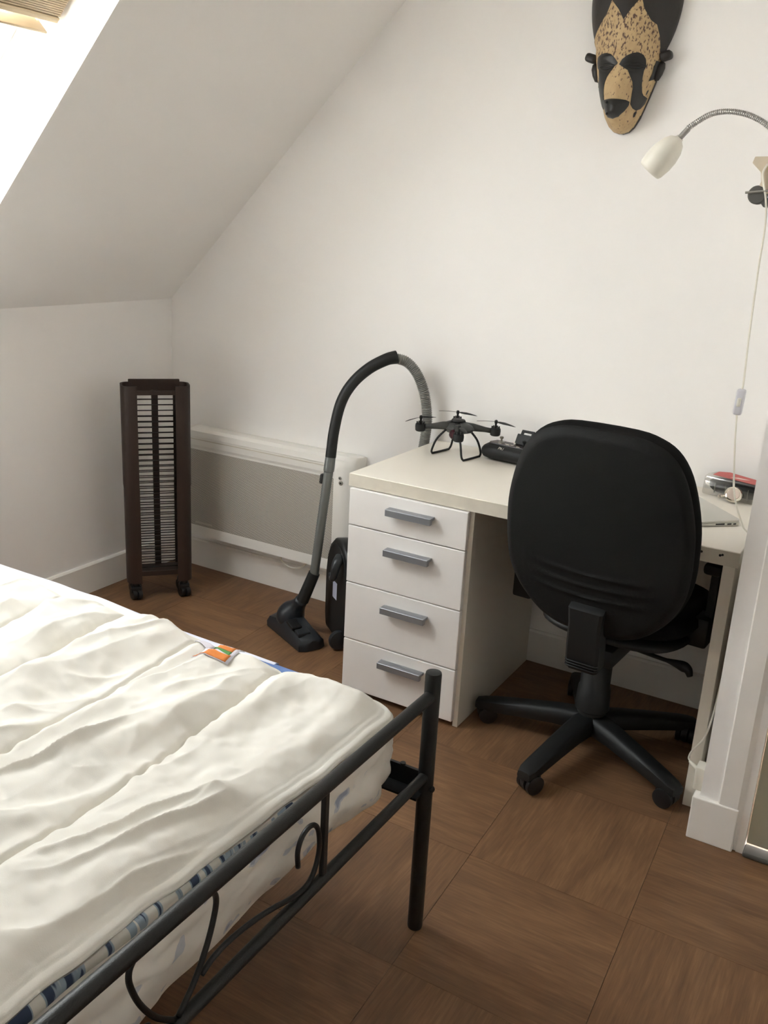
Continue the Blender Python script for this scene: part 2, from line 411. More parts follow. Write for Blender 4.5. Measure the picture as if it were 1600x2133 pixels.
obj('bottom_rail', slbox(.985,1.001,HY0+.012,HY1-.012,.112,.172,.003), slat_m, bl)
obj('slat', slbox(.947,.953,HY0+.012,HY1-.022,.118,.168,.001), slat_m, bl)
for k in range(16):
    obj('slat', slbox(1.004+k*.006,1.0085+k*.006,HY0+.012,HY1-.012,.117,.167,0), slat_m, bl)
for yy in (HY0+.2, HY1-.2):
    obj('cord', tube([SL(.95,yy,.143),SL(1.46,yy,.143)], .0015, 6), wht_m, bl)

# ================================================================== radiator
rd = thing('panel_heater', 'white electric panel heater with perforated grille on the back wall', 'heater', (.55,-.05,.165))
prof = [(-.001,.160),(-.06,.160),(-.078,.168),(-.086,.19),(-.086,.545),(-.0895,.556),(-.0895,.578),(-.084,.580),(-.082,.587),(-.0895,.590),(-.084,.612),(-.07,.622),(-.03,.622),(-.001,.618)]
obj('body', prism(prof, lambda a,b: V3(.165,a,b), lambda a,b: V3(.872,a,b)), rad_m, rd)
cap = [(-.001,.158),(-.062,.158),(-.084,.168),(-.093,.19),(-.093,.59),(-.088,.612),(-.072,.625),(-.03,.626),(-.001,.62)]
def endcap(x0, x1, sgn):
    b2 = bmesh.new(); rings = []
    for t in (0,.25,.5,.7,.85,.95,1.):
        x = x0+(x1-x0)*t; k = math.sqrt(max(0,1-(max(0,t-.25)/.75)**2))*.55+.45 if t > .25 else 1.
        rings.append([b2.verts.new((x, -.001+(a+.001)*k, .39+(b-.39)*(.965+.035*k))) for a, b in cap])
    n = len(cap)
    for A, B in zip(rings, rings[1:]):
        for k in range(n): b2.faces.new((A[k],A[(k+1)%n],B[(k+1)%n],B[k]))
    b2.faces.new(rings[0]); b2.faces.new(rings[-1][::-1]); return b2
obj('end_cap', endcap(.872,.958,1), rad_m, rd, True, auto=35)
obj('end_cap', endcap(.165,.146,-1), rad_m, rd, True, auto=35)
obj('grille', box((.168,-.0885,.215),(.870,-.0855,.537)), grille_m, rd)
obj('lower_band', box((.168,-.088,.172),(.870,-.0855,.215)), rad_m, rd)
obj('top_groove', box((.168,-.0905,.579),(.870,-.0895,.582)), edge_m, rd)
for x, z, r in ((.900,.545,.006),(.905,.527,.009)):
    k = obj('control_knob', lathe([(r,0),(r,.002),(r*.6,.003)], (x,-.093,z), (0,-1,0), 16), M('knob_grey',(150,146,138),.4), rd, True, auto=40)
    obj('marker', lathe([(r*.4,0),(r*.4,.001)], (x,-.096,z), (0,-1,0), 12), dark_m, k)
obj('power_cord', tube(catmull([(.60,-.03,.162),(.605,-.045,.14),(.65,-.05,.122),(.70,-.045,.13),(.73,-.03,.16)],6), .004, 8), wht_m, rd, True)
# raised maker's lettering at the lower left of the grille (too faint to read): small plate
obj('name_strip', box((.195,-.0892,.224),(.285,-.0884,.234)), M('pale_strip',(205,200,190),.4), rd)

# ================================================================== wooden rack on casters
TWR = thing('slatted_tower_rack', 'tall dark wooden rack tower with horizontal wire rungs, on casters in the corner', 'rack', (.232,-.345,0), math.radians(48))
def shell_plan(sg):
    o, i = [], []
    R_ = .034; hw, hd, t = .124, .056, .007
    def arc(cx, cy, r, a0, a1): return [(cx+r*math.cos(math.radians(a0+(a1-a0)*k/6)), cy+r*math.sin(math.radians(a0+(a1-a0)*k/6))) for k in range(7)]
    o = [(-.068,-hd)] + arc(-hw+R_,-hd+R_,R_,270,180) + arc(-hw+R_,hd-R_,R_,180,90) + [(-.068,hd)]
    i = [(-.068,hd-t)] + arc(-hw+R_,hd-R_,R_-t,90,180) + arc(-hw+R_,-hd+R_,R_-t,180,270) + [(-.068,-hd+t)]
    return [(x*-sg, y) for x, y in o+i]
for sg in (-1, 1):
    b = prism(shell_plan(sg), lambda a,b: V3(a,b,.068), lambda a,b: V3(a,b,.452))
    p2 = [(x*1.012, y*1.012) for x, y in shell_plan(sg)]
    prism(p2, lambda a,b: V3(a,b,.452), lambda a,b: V3(a,b,.838), bm=b)
    obj('side_panel', b, wood_m, TWR, True, local=True, auto=30)
me_r = tube([(-.074,0,0),(.074,0,0)], .0021, 6)
r0 = obj('rung', me_r, rung_m, TWR, True, local=True); r0.location = (0,-.035,.10)
first = True
for side, dzz in ((-.035,0.), (.035,.0078)):
    for k in range(32):
        if first: first = False; o = r0
        else: o = r0.copy(); COL.objects.link(o); o.parent = TWR
        o.location = (0, side, .128+dzz+k*.0213+random.uniform(-.0008,.0008)); o.rotation_euler = (0, random.uniform(-.006,.006), 0)
obj('centre_strip', box((-.012,.036,.11),(.012,.043,.81),.001,1), wood_m, TWR, local=True)
obj('back_board', box((-.094,.048,.80),(.094,.060,.848),.002,1), wood_m, TWR, local=True)
obj('front_rail', box((-.070,-.055,.806),(.070,-.048,.822),.001,1), wood_m, TWR, local=True)
obj('base_board', box((-.112,-.048,.100),(.112,.048,.112),.002,1), wood_m, TWR, local=True)
obj('foot_rail', box((-.070,-.054,.098),(.070,-.046,.118),.001,1), wood_m, TWR, local=True)
for sx in (-1,1):
    for sy in (-1,1):
        x, y = sx*.092, sy*.036
        c = obj('caster', join(lathe([(.016,.045),(.016,.068)], (x,y,0), (0,0,1), 14), obox((x,y-.006,.042),(1,0,0),(0,1,0),(0,0,1),(.040,.03,.026),.004)), caster_m, TWR, True, local=True, auto=40)
        for dx in (-.010, .010):
            obj('wheel', lathe([(.010,-.0085),(.0215,-.0075),(.0228,0),(.0215,.0075),(.010,.0085)], (x+dx,y-.008,.0228), (.9,.35,0), 20), caster_m, c, True, local=True, auto=40)

# ================================================================== vacuum cleaner
vc = thing('vacuum_cleaner', 'canister vacuum cleaner stood on end with grey wand and bent black handle', 'vacuum cleaner', (1.05,-.3,0))
F1 = Vector((.79,-.61,0)).normalized(); F2 = Vector((.61,.79,0)).normalized(); A0 = Vector((.932,-.218,0))
def cf(a, b, dpt): return A0 + F1*a + F2*dpt + Vector((0,0,b))
outl = [(.012,.012),(.188,.012),(.198,.06),(.20,.25),(.19,.315),(.165,.36),(.13,.385),(.10,.39),(.07,.383),(.035,.35),(.012,.30),(.002,.24),(.002,.06)]
outl = [(a*1.23, b) for a, b in outl]
obj('canister', prism(outl, lambda a,b: cf(a,b,.0), lambda a,b: cf(a*.96+.004,b*.98,.125), .012, seg=3), vacb_m, vc, True, auto=40)
obj('bottom_plate', prism([(.123+(a-.123)*.86,.2+(b-.2)*.9) for a,b in outl], lambda a,b: cf(a,b,-.0035), lambda a,b: cf(a,b,.002), .0015), blk_m, vc)
hk = catmull([cf(.165,.335,-.006),cf(.185,.325,-.024),cf(.19,.30,-.032),cf(.182,.272,-.034),cf(.16,.262,-.032),cf(.146,.275,-.03)],5)
obj('hose_hook', tube(hk, [.019-.0105*i/(len(hk)-1) for i in range(len(hk))], 12), vac_m, vc, True)
obj('rating_label', prism([(.098,.165),(.140,.165),(.140,.228),(.098,.228)], lambda a,b: cf(a,b,-.0042), lambda a,b: cf(a,b,-.003)), lblw_m, vc)
obj('wheel', lathe([(.012,-.012),(.034,-.010),(.037,0),(.034,.010),(.012,.012)], cf(.200,.040,-.012), F1, 24), vac_m, vc, True, auto=40)
obj('wheel', lathe([(.012,-.012),(.034,-.010),(.037,0),(.034,.010),(.012,.012)], cf(.04,.040,.07), F1, 24), vac_m, vc, True, auto=40)
# floor nozzle
NC = Vector((.893,-.345,0)); N1 = Vector((.90,-.45,0)).normalized(); N2 = Vector((.45,.90,0)).normalized()
def nz_(a,b,c): return NC + N1*a + N2*b + Vector((0,0,c))
b = bmesh.new(); rings = []
for t in (-1,-.97,-.9,-.45,-.25,0,.25,.45,.9,.97,1):
    x = t*.138; hgt = .046+.036*max(0,1-abs(t)*1.1); dp = .052 if abs(t) < .92 else .052-(abs(t)-.92)*.35
    hgt = hgt if abs(t) < .92 else hgt-(abs(t)-.92)*.12
    rings.append([b.verts.new(nz_(x,yy*dp,zz*hgt+.002)) for yy, zz in ((-1,0),(-1.02,.45),(-.8,.8),(-.2,1),(.5,.95),(.9,.6),(1,0))])
for P_, R_ in zip(rings, rings[1:]):
    for k in range(7): b.faces.new((P_[k],P_[(k+1)%7],R_[(k+1)%7],R_[k]))
b.faces.new(rings[0]); b.faces.new(rings[-1][::-1])
nzl = obj('floor_nozzle', b, vac_m, vc, True, auto=38)
obj('pedal', obox(nz_(.045,-.030,.070),(N1*1+Vector((0,0,-.25))),N2,(0,0,1),(.05,.04,.012),.003), vacb_m, nzl)
obj('pedal', obox(nz_(.092,-.020,.057),(N1*1+Vector((0,0,-.25))),N2,(0,0,1),(.03,.05,.012),.003), vac_m, nzl)
obj('joint_collar', tube(catmull([nz_(-.045,-.012,.028),nz_(-.032,.0,.075),nz_(-.006,.010,.115),nz_(.022,.012,.15)],4), [.030,.044,.050,.052,.051,.048,.042,.035,.030,.027,.025,.024,.023], 16), vac_m, nzl, True)
W0 = nz_(.022,.012,.14); W1 = Vector((.955,-.325,.255)); W2 = Vector((.990,-.298,.688))
obj('wand_socket', tube([W0+(W1-W0)*.05, W0+(W1-W0)*.5, W1], [.0225,.0215,.0205], 16), blk_m, vc, True, auto=40)
wd = obj('lower_wand', tube([W1-(W2-W1)*.03, W1+(W2-W1)*.86], .0165, 16), alu_m, vc, True, auto=40)
obj('wand_latch', obox(W1+(W2-W1)*.80-Vector((.018,.006,0)),(1,0,0),(0,1,0),(W2-W1),(.014,.016,.035),.004), blk_m, wd)
obj('upper_wand', tube([W1+(W2-W1)*.868, W1+(W2-W1)*.90, W2], [.0185,.019,.0175], 16), alu_m, vc, True, auto=40)
hp = catmull([W2-(W2-W1)*.02,(.991,-.285,.772),(1.0,-.262,.865),(1.025,-.235,.930),(1.062,-.195,.980),(1.105,-.155,1.012),(1.130,-.128,1.021)],6)
obj('handle', tube(hp, [.0185+.0045*(i/len(hp))**3 for i in range(len(hp))], 16), blk_m, vc, True, auto=40)
hs = resample(catmull([(1.122,-.134,1.018),(1.158,-.104,1.005),(1.190,-.083,.965),(1.214,-.068,.90),(1.226,-.062,.83),(1.226,-.060,.765),(1.21,-.065,.65),(1.175,-.10,.52),(1.15,-.17,.44),(1.125,-.235,.385)],10), .00155)
obj('hose', tube(hs, [.0172+.0016*math.sin(i*PI/2.) for i in range(len(hs))], 14), hose_m, vc, True)

# ================================================================== drawer unit + desk
du = thing('drawer_unit', 'white four-drawer cabinet with grey bar handles under the desk', 'drawer unit', (1.46,-.31,0))
DX0, DX1, DYF, DYB = 1.258, 1.664, -.578, -.02
b = box((DX0,DYF,0),(DX0+.016,DYB,.688)); box((DX1-.016,DYF,0),(DX1,DYB,.688), bm=b); box((DX0+.016,DYF,.672),(DX1-.016,DYB,.688), bm=b)
box((DX0+.016,DYF+.005,.035),(DX1-.016,DYB,.051), bm=b); box((DX0+.016,DYB-.012,.051),(DX1-.016,DYB,.672), bm=b)
obj('carcass', b, lam_m, du)
zz = [(.5735,.688),(.387,.5705),(.196,.384),(.022,.193)]
for k, (z0, z1) in enumerate(zz):
    dr = obj('drawer', box((DX0-.001+.002*0,-.597,z0),(DX1-.012,-.579,z1),.0025,2), drawer_m, du)
    zc = (z0+z1)/2+(.0 if k == 0 else .035); zc = (.643,.517,.331,.147)[k]
    obj('drawer_box', box((DX0+.02,-.5785,z0+.03),(DX1-.02,-.05,z1-.03)), lam_m, dr)
    hb = box((1.398,-.626,zc-.009),(1.548,-.613,zc+.011),.0008,1); box((1.398,-.6135,zc+.003),(1.548,-.5965,zc+.011), bm=hb)
    obj('handle', hb, handle_m, dr)
dk = thing('desk', 'white desk with worn front edge spanning the niche', 'desk', (1.81,-.3,0))
obj('desktop', box((1.246,-.585,.690),(2.379,-.006,.730),.0015,1), lam_m, dk)
obj('front_edging', box((1.246,-.5866,.6905),(2.379,-.5848,.7285)), edge_m, dk)
obj('side_panel', box((2.343,-.582,0),(2.373,-.02,.690),.001,1), lam_m, dk)
obj('back_rail', box((1.666,-.042,.60),(2.343,-.026,.689)), lam_m, dk)
for x, r in ((2.288,.0032),(2.333,.0034),(2.3385,.003)):
    obj('screw_hole', lathe([(r,0),(r,.0006)], (x,-.5866,.715+(x-2.333)*.4*(x>2.335)), (0,-1,0), 10), dark_m, dk)

# ================================================================== office chair
CH = thing('office_chair', 'black swivel office chair with wide plastic-backed backrest, at the desk', 'office chair', (2.032,-.452,0), math.radians(-4))
RC = Matrix.Rotation(math.radians(4), 3, 'Z')
def star(k): return math.radians(186.5+4+72*k)
for k in range(5):
    a = star(k); dv = Vector((math.cos(a),math.sin(a),0)); sv = Vector((-math.sin(a),math.cos(a),0))
    pts = [(.03,.120,.036,.056),(.10,.114,.033,.050),(.20,.099,.030,.044),(.29,.084,.028,.038),(.325,.076,.027,.032),(.347,.070,.020,.024)]
    b = bmesh.new(); rings = []
    for r, z, wdt, h in pts:
        c = dv*r; rings.append([b.verts.new(c+sv*(wdt*x)+Vector((0,0,z+h*(y-1)))) for x, y in ((-.8,0),(-1,.35),(-.9,.85),(-.55,1),(.55,1),(.9,.85),(1,.35),(.8,0))])
    for P_, R_ in zip(rings, rings[1:]):
        for q in range(8): b.faces.new((P_[q],P_[(q+1)%8],R_[(q+1)%8],R_[q]))
    b.faces.new(rings[0]); b.faces.new(rings[-1][::-1])
    lg = obj('base_leg', b, blk_m, CH, True, local=True, auto=50)
    sw = a + (.5,-.35,.25,.8,-.2)[k]; wx = Vector((math.cos(sw),math.sin(sw),0)); wy = Vector((-wx.y,wx.x,0)); cc = dv*.325
    cs = obj('caster', join(lathe([(.011,.03),(.011,.05)], cc, (0,0,1), 12), lathe([(.024,-.010),(.030,-.008),(.030,.008),(.024,.010)], cc-wx*.012+Vector((0,0,.032)), wy, 18)), caster_m, CH, True, local=True, auto=40)
    for s in (-1,1):
        obj('wheel', lathe([(.008,-.0085),(.024,-.0085),(.0275,-.005),(.0275,.006),(.022,.0085)], cc-wx*.012+wy*s*.0195+Vector((0,0,.0275)), wy*s, 24), caster_m, cs, True, local=True, auto=40)
obj('hub', lathe([(.036,.055),(.040,.07),(.044,.10),(.040,.128),(.032,.135)], (0,0,0), (0,0,1), 24), blk_m, CH, True, local=True, auto=40)
obj('gas_column', lathe([(.028,.12),(.028,.27),(.014,.272),(.014,.36)], (0,0,0), (0,0,1), 20), blk_m, CH, True, local=True, auto=40)
obj('column_cover', lathe([(.050,.135),(.047,.20),(.043,.205),(.043,.30),(.040,.305),(.038,.345)], (0,-.0,0), (0,0,1), 24), blk_m, CH, True, local=True, auto=40)
obj('tilt_mechanism', box((-.035,-.15,.338),(.090,.11,.392),.010), blk_m, CH, True, local=True, auto=40)
obj('lever', tube(catmull([(.06,-.02,.365),(.17,-.03,.362),(.235,-.045,.366),(.262,-.05,.362),(.272,-.052,.345)],5), [.006]*8+[.008,.010,.012,.014,.015,.015,.014,.013,.012,.011,.010,.009,.008][:13], 10), blk_m, CH, True, local=True)
# seat: rounded cushion over a moulded pan
def pillow(cx, cy, z0, z1, hx, hy, e=3.2, n=40, rings=((0,.0),(.12,.80),(.3,.94),(.55,1.),(.8,.985),(.93,.90),(1.,.62),(1.0,.0)), tilt=0.):
    b = bmesh.new(); R_ = []
    for t, k in rings:
        row = []
        for q in range(n):
            an = 2*PI*q/n; c, s = math.cos(an), math.sin(an)
            x = math.copysign(abs(c)**(2/e), c)*hx*k; y = math.copysign(abs(s)**(2/e), s)*hy*k
            row.append(b.verts.new((cx+x, cy+y, z0+(z1-z0)*t + tilt*y)))
        R_.append(row)
    for P_, S_ in zip(R_, R_[1:]):
        for q in range(n): b.faces.new((P_[q],P_[(q+1)%n],S_[(q+1)%n],S_[q]))
    bmesh.ops.remove_doubles(b, verts=b.verts, dist=1e-5)
    return b
obj('seat_pan', pillow(.042,.05,.398,.440,.208,.212), blk_m, CH, True, local=True)
obj('seat_cushion', pillow(.04,.055,.428,.505,.224,.222), fabric_m, CH, True, local=True)
# backrest: shell seen from behind and the cushion in front of it (leans back 8 degrees)
LEAN = math.radians(8); BC = Vector((.046,-.272,.748))
def bk(u, v, d):   # u right, v up, d toward the sitter
    return BC + Vector((u, -math.sin(LEAN)*v + math.cos(LEAN)*d, math.cos(LEAN)*v + math.sin(LEAN)*d))
PV = [-.280,-.265,-.245,-.215,-.18,-.135,-.08,0.,.07,.145,.20,.238,.260,.272]
PW = [.06,.115,.148,.180,.207,.229,.241,.244,.239,.222,.200,.170,.130,.070]
def hw(v): return float(np.interp(v, PV, PW))
def outline(n=72, k=1.):
    pr = [(PW[i],PV[i]) for i in range(len(PV))]
    cl = [Vector((x,y,0)) for x,y in pr] + [Vector((-x,y,0)) for x,y in pr[::-1]]
    sm = []
    N_ = len(cl)
    for i in range(N_):
        p0,p1,p2,p3 = cl[i-1],cl[i],cl[(i+1)%N_],cl[(i+2)%N_]
        for j in range(3):
            t = j/3; sm.append(.5*((2*p1)+(p2-p0)*t+(2*p0-5*p1+4*p2-p3)*t*t+(3*p1-p0-3*p2+p3)*t**3))
    return [(p.x*k, p.y*k) for p in sm]
def dome(levels, k0=1.):
    """levels: (scale, depth) rings, last ring collapses to a fan"""
    b = bmesh.new(); O = outline(); R_ = []
    for k, d in levels: R_.append([b.verts.new(bk(x*k, y*k, d(x*k,y*k) if callable(d) else d)) for x, y in O])
    n = len(O)
    for P_, S_ in zip(R_, R_[1:]):
        for q in range(n): b.faces.new((P_[q],P_[(q+1)%n],S_[(q+1)%n],S_[q]))
    for end in (R_[0], R_[-1]):
        c = sum((v.co for v in end), Vector())/n; cv = b.verts.new(c)
        for q in range(n): b.faces.new((end[q], end[(q+1)%n], cv))
    return b
def relief(x, y):
    d = -.020 - .016*(1-min(1,(x/.26)**2)) + .03*(y/.29)**2*.4
    yy = y + .10 - .35*x*x
    for c in (0., -.032, -.064):
        d -= .0045*math.exp(-((yy-c+.0)/.004)**2)*max(0,1-(abs(x)/.2)**6)
    return d
lv = [(.985,.004),(1.0,-.004),(.985,lambda x,y: .3*relief(x,y)-.004),(.955,lambda x,y: .75*relief(x,y)-.002),(.92,relief)] + [(.92*(1-t/60), relief) for t in range(1,60)]
obj('backrest_shell', dome(lv), chair_m, CH, True, local=True, auto=60)
obj('back_cushion', dome([(.95,.0),(.99,.008),(1.012,.022),(1.01,.034),(.985,.048),(.93,.058),(.8,.066),(.5,.07),(.2,.07)]), fabric_m, CH, True, local=True)
# spine bracket
b = bmesh.new(); R_ = []
for u0, wd_, v, d0, d1 in ((0,.040,-.150,-.030,-.010),(0,.0405,-.160,-.052,-.010),(0,.037,-.20,-.055,-.010),(0,.039,-.27,-.056,-.008),(0,.038,-.325,-.058,-.006),(0,.034,-.338,-.050,.0)):
    R_.append([b.verts.new(bk(u0+.004+x*wd_*1.16, v-.035, dd)) for x, dd in ((-1,d1),(-1,d0+.006),(-.85,d0),(.85,d0),(1,d0+.006),(1,d1))])
for P_, S_ in zip(R_, R_[1:]):
    for q in range(6): b.faces.new((P_[q],P_[(q+1)%6],S_[(q+1)%6],S_[q]))
b.faces.new(R_[0]); b.faces.new(R_[-1][::-1])
sp = obj('spine_bracket', b, blk_m, CH, True, local=True, auto=35)
for k in range(3):
    obj('bracket_rib', tube([bk(.004-.044,-.343-.008*k,-.052),bk(.004-.036,-.343-.008*k,-.0595),bk(.004+.036,-.343-.008*k,-.0595),bk(.004+.044,-.343-.008*k,-.052)], .0022, 6), blk_m, sp, True, local=True)
obj('spine_arm', tube(catmull([bk(.004,-.345,-.03),(.058,-.235,.388),(.045,-.17,.362),(.03,-.10,.362)],6), .021, 12, flat=1.), blk_m, CH, True, local=True)
for s in (-1,1):
    x = .278*s
    obj('armrest', join(join(box((x-.024,-.03,.625),(x+.024,.20,.655),.010), obox((x,.05,.545),(1,0,0),(0,1,0),(0,0,1),(.024,.060,.20),.006)), obox((x-.02*s,.03,.452),(1,0,0),(0,1,0),(0,0,1),(.060,.075,.085),.008)), blk_m, CH, True, local=True, auto=40)

# ================================================================== bed
BX, BY0, BY1 = 1.957, -2.867, -1.383; BYC = (BY0+BY1)/2
bd = thing('bed_frame', 'black tubular steel bed frame with scrolled footboard', 'bed', (1.0,BYC,0))
for y in (BY0, BY1):
    obj('post', lathe([(.0155,0),(.0165,.004),(.0165,.608),(.0155,.613),(.011,.6145)], (BX,y,0), (0,0,1), 24), bed_m, bd, True, auto=40)
    obj('post', lathe([(.0165,0),(.0165,.92),(.012,.925)], (.035,y,0), (0,0,1), 20), bed_m, bd, True, auto=40)
    s = 1 if y > BYC else -1
    rl = obj('side_rail', join(box((.035,y-.0035,.338),(BX,y+.0035,.384)), box((.035,min(y,y-.04*s),.338),(BX,max(y,y-.04*s),.343))), bed_m, bd)
    obj('bolt', lathe([(.008,0),(.008,.003),(.005,.006)], (BX,y+.0*s,.35), (1,0,0), 12).__class__ and lathe([(.0075,.016),(.0075,.019),(.005,.022)], (BX,y,.353), (1,-.25*s,0), 12), bed_m, rl, True, auto=40)
    obj('bolt', lathe([(.006,0),(.006,.004)], (BX-.055,y,.384), (0,0,1), 12), bed_m, rl, True, auto=40)
obj('upper_rail', tube([(BX,BY0,.563),(BX,BY1,.563)], .0128, 16), bed_m, bd, True, auto=40)
obj('lower_rail', tube([(BX,BY0,.380),(BX,BY1,.380)], .0110, 16), bed_m, bd, True, auto=40)
obj('headboard_rail', tube([(.035,BY0,.86),(.035,BY1,.86)], .0128, 16), bed_m, bd, True, auto=40)
obj('headboard_rail', tube([(.035,BY0,.45),(.035,BY1,.45)], .0110, 16), bed_m, bd, True, auto=40)
for k in range(11):
    obj('bed_slat', box((.10+k*.158,BY0+.006,.3435),(.17+k*.158,BY1-.006,.353)), M('slat_birch',(196,168,128),.6,var=.1), bd)
scroll = [(.270,.452),(.272,.482),(.262,.503),(.243,.511),(.225,.505),(.213,.486),(.2085,.455),(.214,.428),(.228,.406),(.250,.397),(.285,.402),(.335,.418),(.385,.430),(.44,.437),(.48,.434),(.505,.424)]
for s in (1,-1):
    ys = BYC + s*(BY1-BYC)
    obj('spindle', obox((BX,BYC+s*.362,.4715),(1,0,0),(0,1,0),(0,0,1),(.010,.013,.172),.002), bed_m, bd)
    pts = catmull([(BX,BYC+s*((BY1-BYC)-(a+.185)),z) for a,z in [(q[0],q[1]) for q in scroll]],6)
    obj('scroll', tube(pts, .0045, 10), bed_m, bd, True)
    hh = catmull([(BX,BYC+s*.004,.391),(BX,BYC+s*.038,.425),(BX,BYC+s*.066,.470),(BX,BYC+s*.082,.512),(BX,BYC+s*.084,.535),(BX,BYC+s*.076,.549),(BX,BYC+s*.062,.556),(BX,BYC+s*.048,.557)],6)
    obj('heart_scroll', tube(hh, .0045, 10), bed_m, bd, True)
    hh = catmull([(BX,BYC+s*.026,.408),(BX,BYC+s*.036,.413),(BX,BYC+s*.048,.424)],4)

# --- smooth numpy noise
def vnoise(x, y, seed=0):
    r = np.random.RandomState(seed); T = r.rand(64,64)*2-1
    xi = np.floor(x).astype(int); yi = np.floor(y).astype(int); fx = x-xi; fy = y-yi
    fx = fx*fx*fx*(fx*(fx*6-15)+10); fy = fy*fy*fy*(fy*(fy*6-15)+10)
    g = lambda a, b: T[a % 64, b % 64]
    return (g(xi,yi)*(1-fx)+g(xi+1,yi)*fx)*(1-fy)+(g(xi,yi+1)*(1-fx)+g(xi+1,yi+1)*fx)*fy
def npmesh(name, P, mat, parent=None, smooth=True, closed=None):
    nu, nv = P.shape[:2]; V = P.reshape(-1,3)
    i, j = np.meshgrid(np.arange(nu-1), np.arange(nv-1), indexing='ij'); a = (i*nv+j).ravel()
    F = np.stack([a, a+nv, a+nv+1, a+1], 1)
    me = bpy.data.meshes.new(name)
    if parent is not None:
        iv = np.array(base_mat(parent).inverted()); V = V @ iv[:3,:3].T + iv[:3,3]
    me.from_pydata(V.tolist(), [], F.tolist()); me.materials.append(mat)
    if smooth: me.polygons.foreach_set('use_smooth', [True]*len(me.polygons))
    o = bpy.data.objects.new(name, me); COL.objects.link(o)
    if parent is not None: o.parent = parent
    return o
def slab(name, x0, x1, y0, y1, z0, z1, r, nu, nv, disp, mat, parent=None, corner=.06):
    """closed rounded slab as one wrapped grid: top sheet, rounded edge, underside"""
    # profile of rings from centre-top outwards then under: built as a superellipse sweep around the perimeter
    n = nu; per = []
    hx, hy = (x1-x0)/2, (y1-y0)/2; cx, cy = (x0+x1)/2, (y0+y1)/2
    L = 2*(2*hx+2*hy-4*corner)+2*PI*corner
    for k in range(n):
        t = k/n*L; segs = [(2*hy-2*corner),(PI/2*corner),(2*hx-2*corner),(PI/2*corner),(2*hy-2*corner),(PI/2*corner),(2*hx-2*corner),(PI/2*corner)]
        q = 0
        while t > segs[q]: t -= segs[q]; q += 1
        e = q//2
        dirs = [((1,0),(0,1)),((0,1),(-1,0)),((-1,0),(0,-1)),((0,-1),(1,0))][e]
        (nx, ny), (tx, ty) = dirs
        if q % 2 == 0:
            half = (hy if e % 2 == 0 else hx)-corner; d = (hx if e % 2 == 0 else hy)
            px, py = nx*d+tx*(-half+t), ny*d+ty*(-half+t); onx, ony = nx, ny
        else:
            a = t/corner; d = (hx if e % 2 == 0 else hy)-corner; h2 = (hy if e % 2 == 0 else hx)-corner
            onx, ony = nx*math.cos(a)+tx*math.sin(a), ny*math.cos(a)+ty*math.sin(a)
            px, py = nx*d+tx*h2+onx*corner, ny*d+ty*h2+ony*corner
        per.append((px, py, onx, ony))
    per.append(per[0]); per = np.array(per)
    rows = []; zm = (z0+z1)/2
    steps = [0.,.5] + [1-(1-k/nv) for k in ()]
    rings = []
    rr = r
    for k in range(7): a = PI/2*(1-k/6); rings.append((-rr+rr*math.cos(a), z1-rr+rr*math.sin(a)))
    for k in range(1, nv): rings.append((0., z1-rr+(z0+rr-z1+rr)*k/nv))
    for k in range(7): a = -PI/2*k/6; rings.append((-rr+rr*math.cos(a), z0+rr+rr*math.sin(a)))
    full = [(None,z1,0.)]+[(None,z1,.6)]
    P = []
    for f_, z in ((0.,z1),(.5,z1),(.85,z1)):
        P.append(np.stack([cx+per[:,0]*f_*(1-rr/hx), cy+per[:,1]*f_*(1-rr/hy), np.full(len(per), z)],1))
    for o_, z in rings:
        P.append(np.stack([cx+per[:,0]+per[:,2]*o_, cy+per[:,1]+per[:,3]*o_, np.full(len(per), z)],1))
    for f_, z in ((.85,z0),(.5,z0),(0.,z0)):
        P.append(np.stack([cx+per[:,0]*f_*(1-rr/hx), cy+per[:,1]*f_*(1-rr/hy), np.full(len(per), z)],1))
    P = np.stack(P)
    if disp is not None: P = disp(P, per)
    return npmesh(name, P, mat, parent)
# mattress in a loose white printed cover
def mdisp(P, per):
    nrm = np.zeros_like(P); nrm[:,:,0] = per[None,:,2]; nrm[:,:,1] = per[None,:,3]
    x, y, z = P[:,:,0], P[:,:,1], P[:,:,2]
    t = np.abs(per[:,3])[None,:]*x+np.abs(per[:,2])[None,:]*y
    d = .010*vnoise(t*7+z*9, z*16+3, 1)+.006*vnoise(t*19+z*30, z*30, 2)+.003*vnoise(t*44-z*50, z*40, 3)
    side = np.clip((.53-z)/.03, 0, 1)*np.clip((z-.352)/.02,0,1)
    P = P + nrm*((d*side)[:,:,None])
    P[:,:,2] -= np.clip((.41-z)/.05,0,1)*np.clip(per[None,:,2],0,1)**2*(.018+.012*vnoise(t*6, z*0+5, 4))*np.clip((P[:,:,0]-1.80)/.06,0,1)
    return P
mt_ = thing('mattress', 'mattress in a loose white cover with faded blue print, on the black bed', 'mattress', (1.0,BYC,.355))
slab('cover', .055, 1.900, -2.845, -1.412, .3575, .505, .035, 700, 14, mdisp, mattress_m, mt_, .05)
def RAMP(y): return .020*np.clip((-1.6-y)/.7, 0, 1)
tp_ = thing('mattress_topper', 'thin mattress topper with blue dashed edge between mattress and duvet', 'topper', (1.0,BYC,.512))
def tdisp(P, per):
    t = np.abs(per[:,3])[None,:]*P[:,:,0]+np.abs(per[:,2])[None,:]*P[:,:,1]
    P = P.copy(); k = .004*vnoise(t*9, P[:,:,2]*20, 8)+.002*vnoise(t*30, P[:,:,2]*20, 9)
    P[:,:,0] += per[None,:,2]*k; P[:,:,1] += per[None,:,3]*k
    P[:,:,2] += RAMP(P[:,:,1]); return P
slab('ticking', .06, 1.912, -2.85, -1.418, .5055, .529, .0115, 900, 4, tdisp, topper_m, tp_, .05)
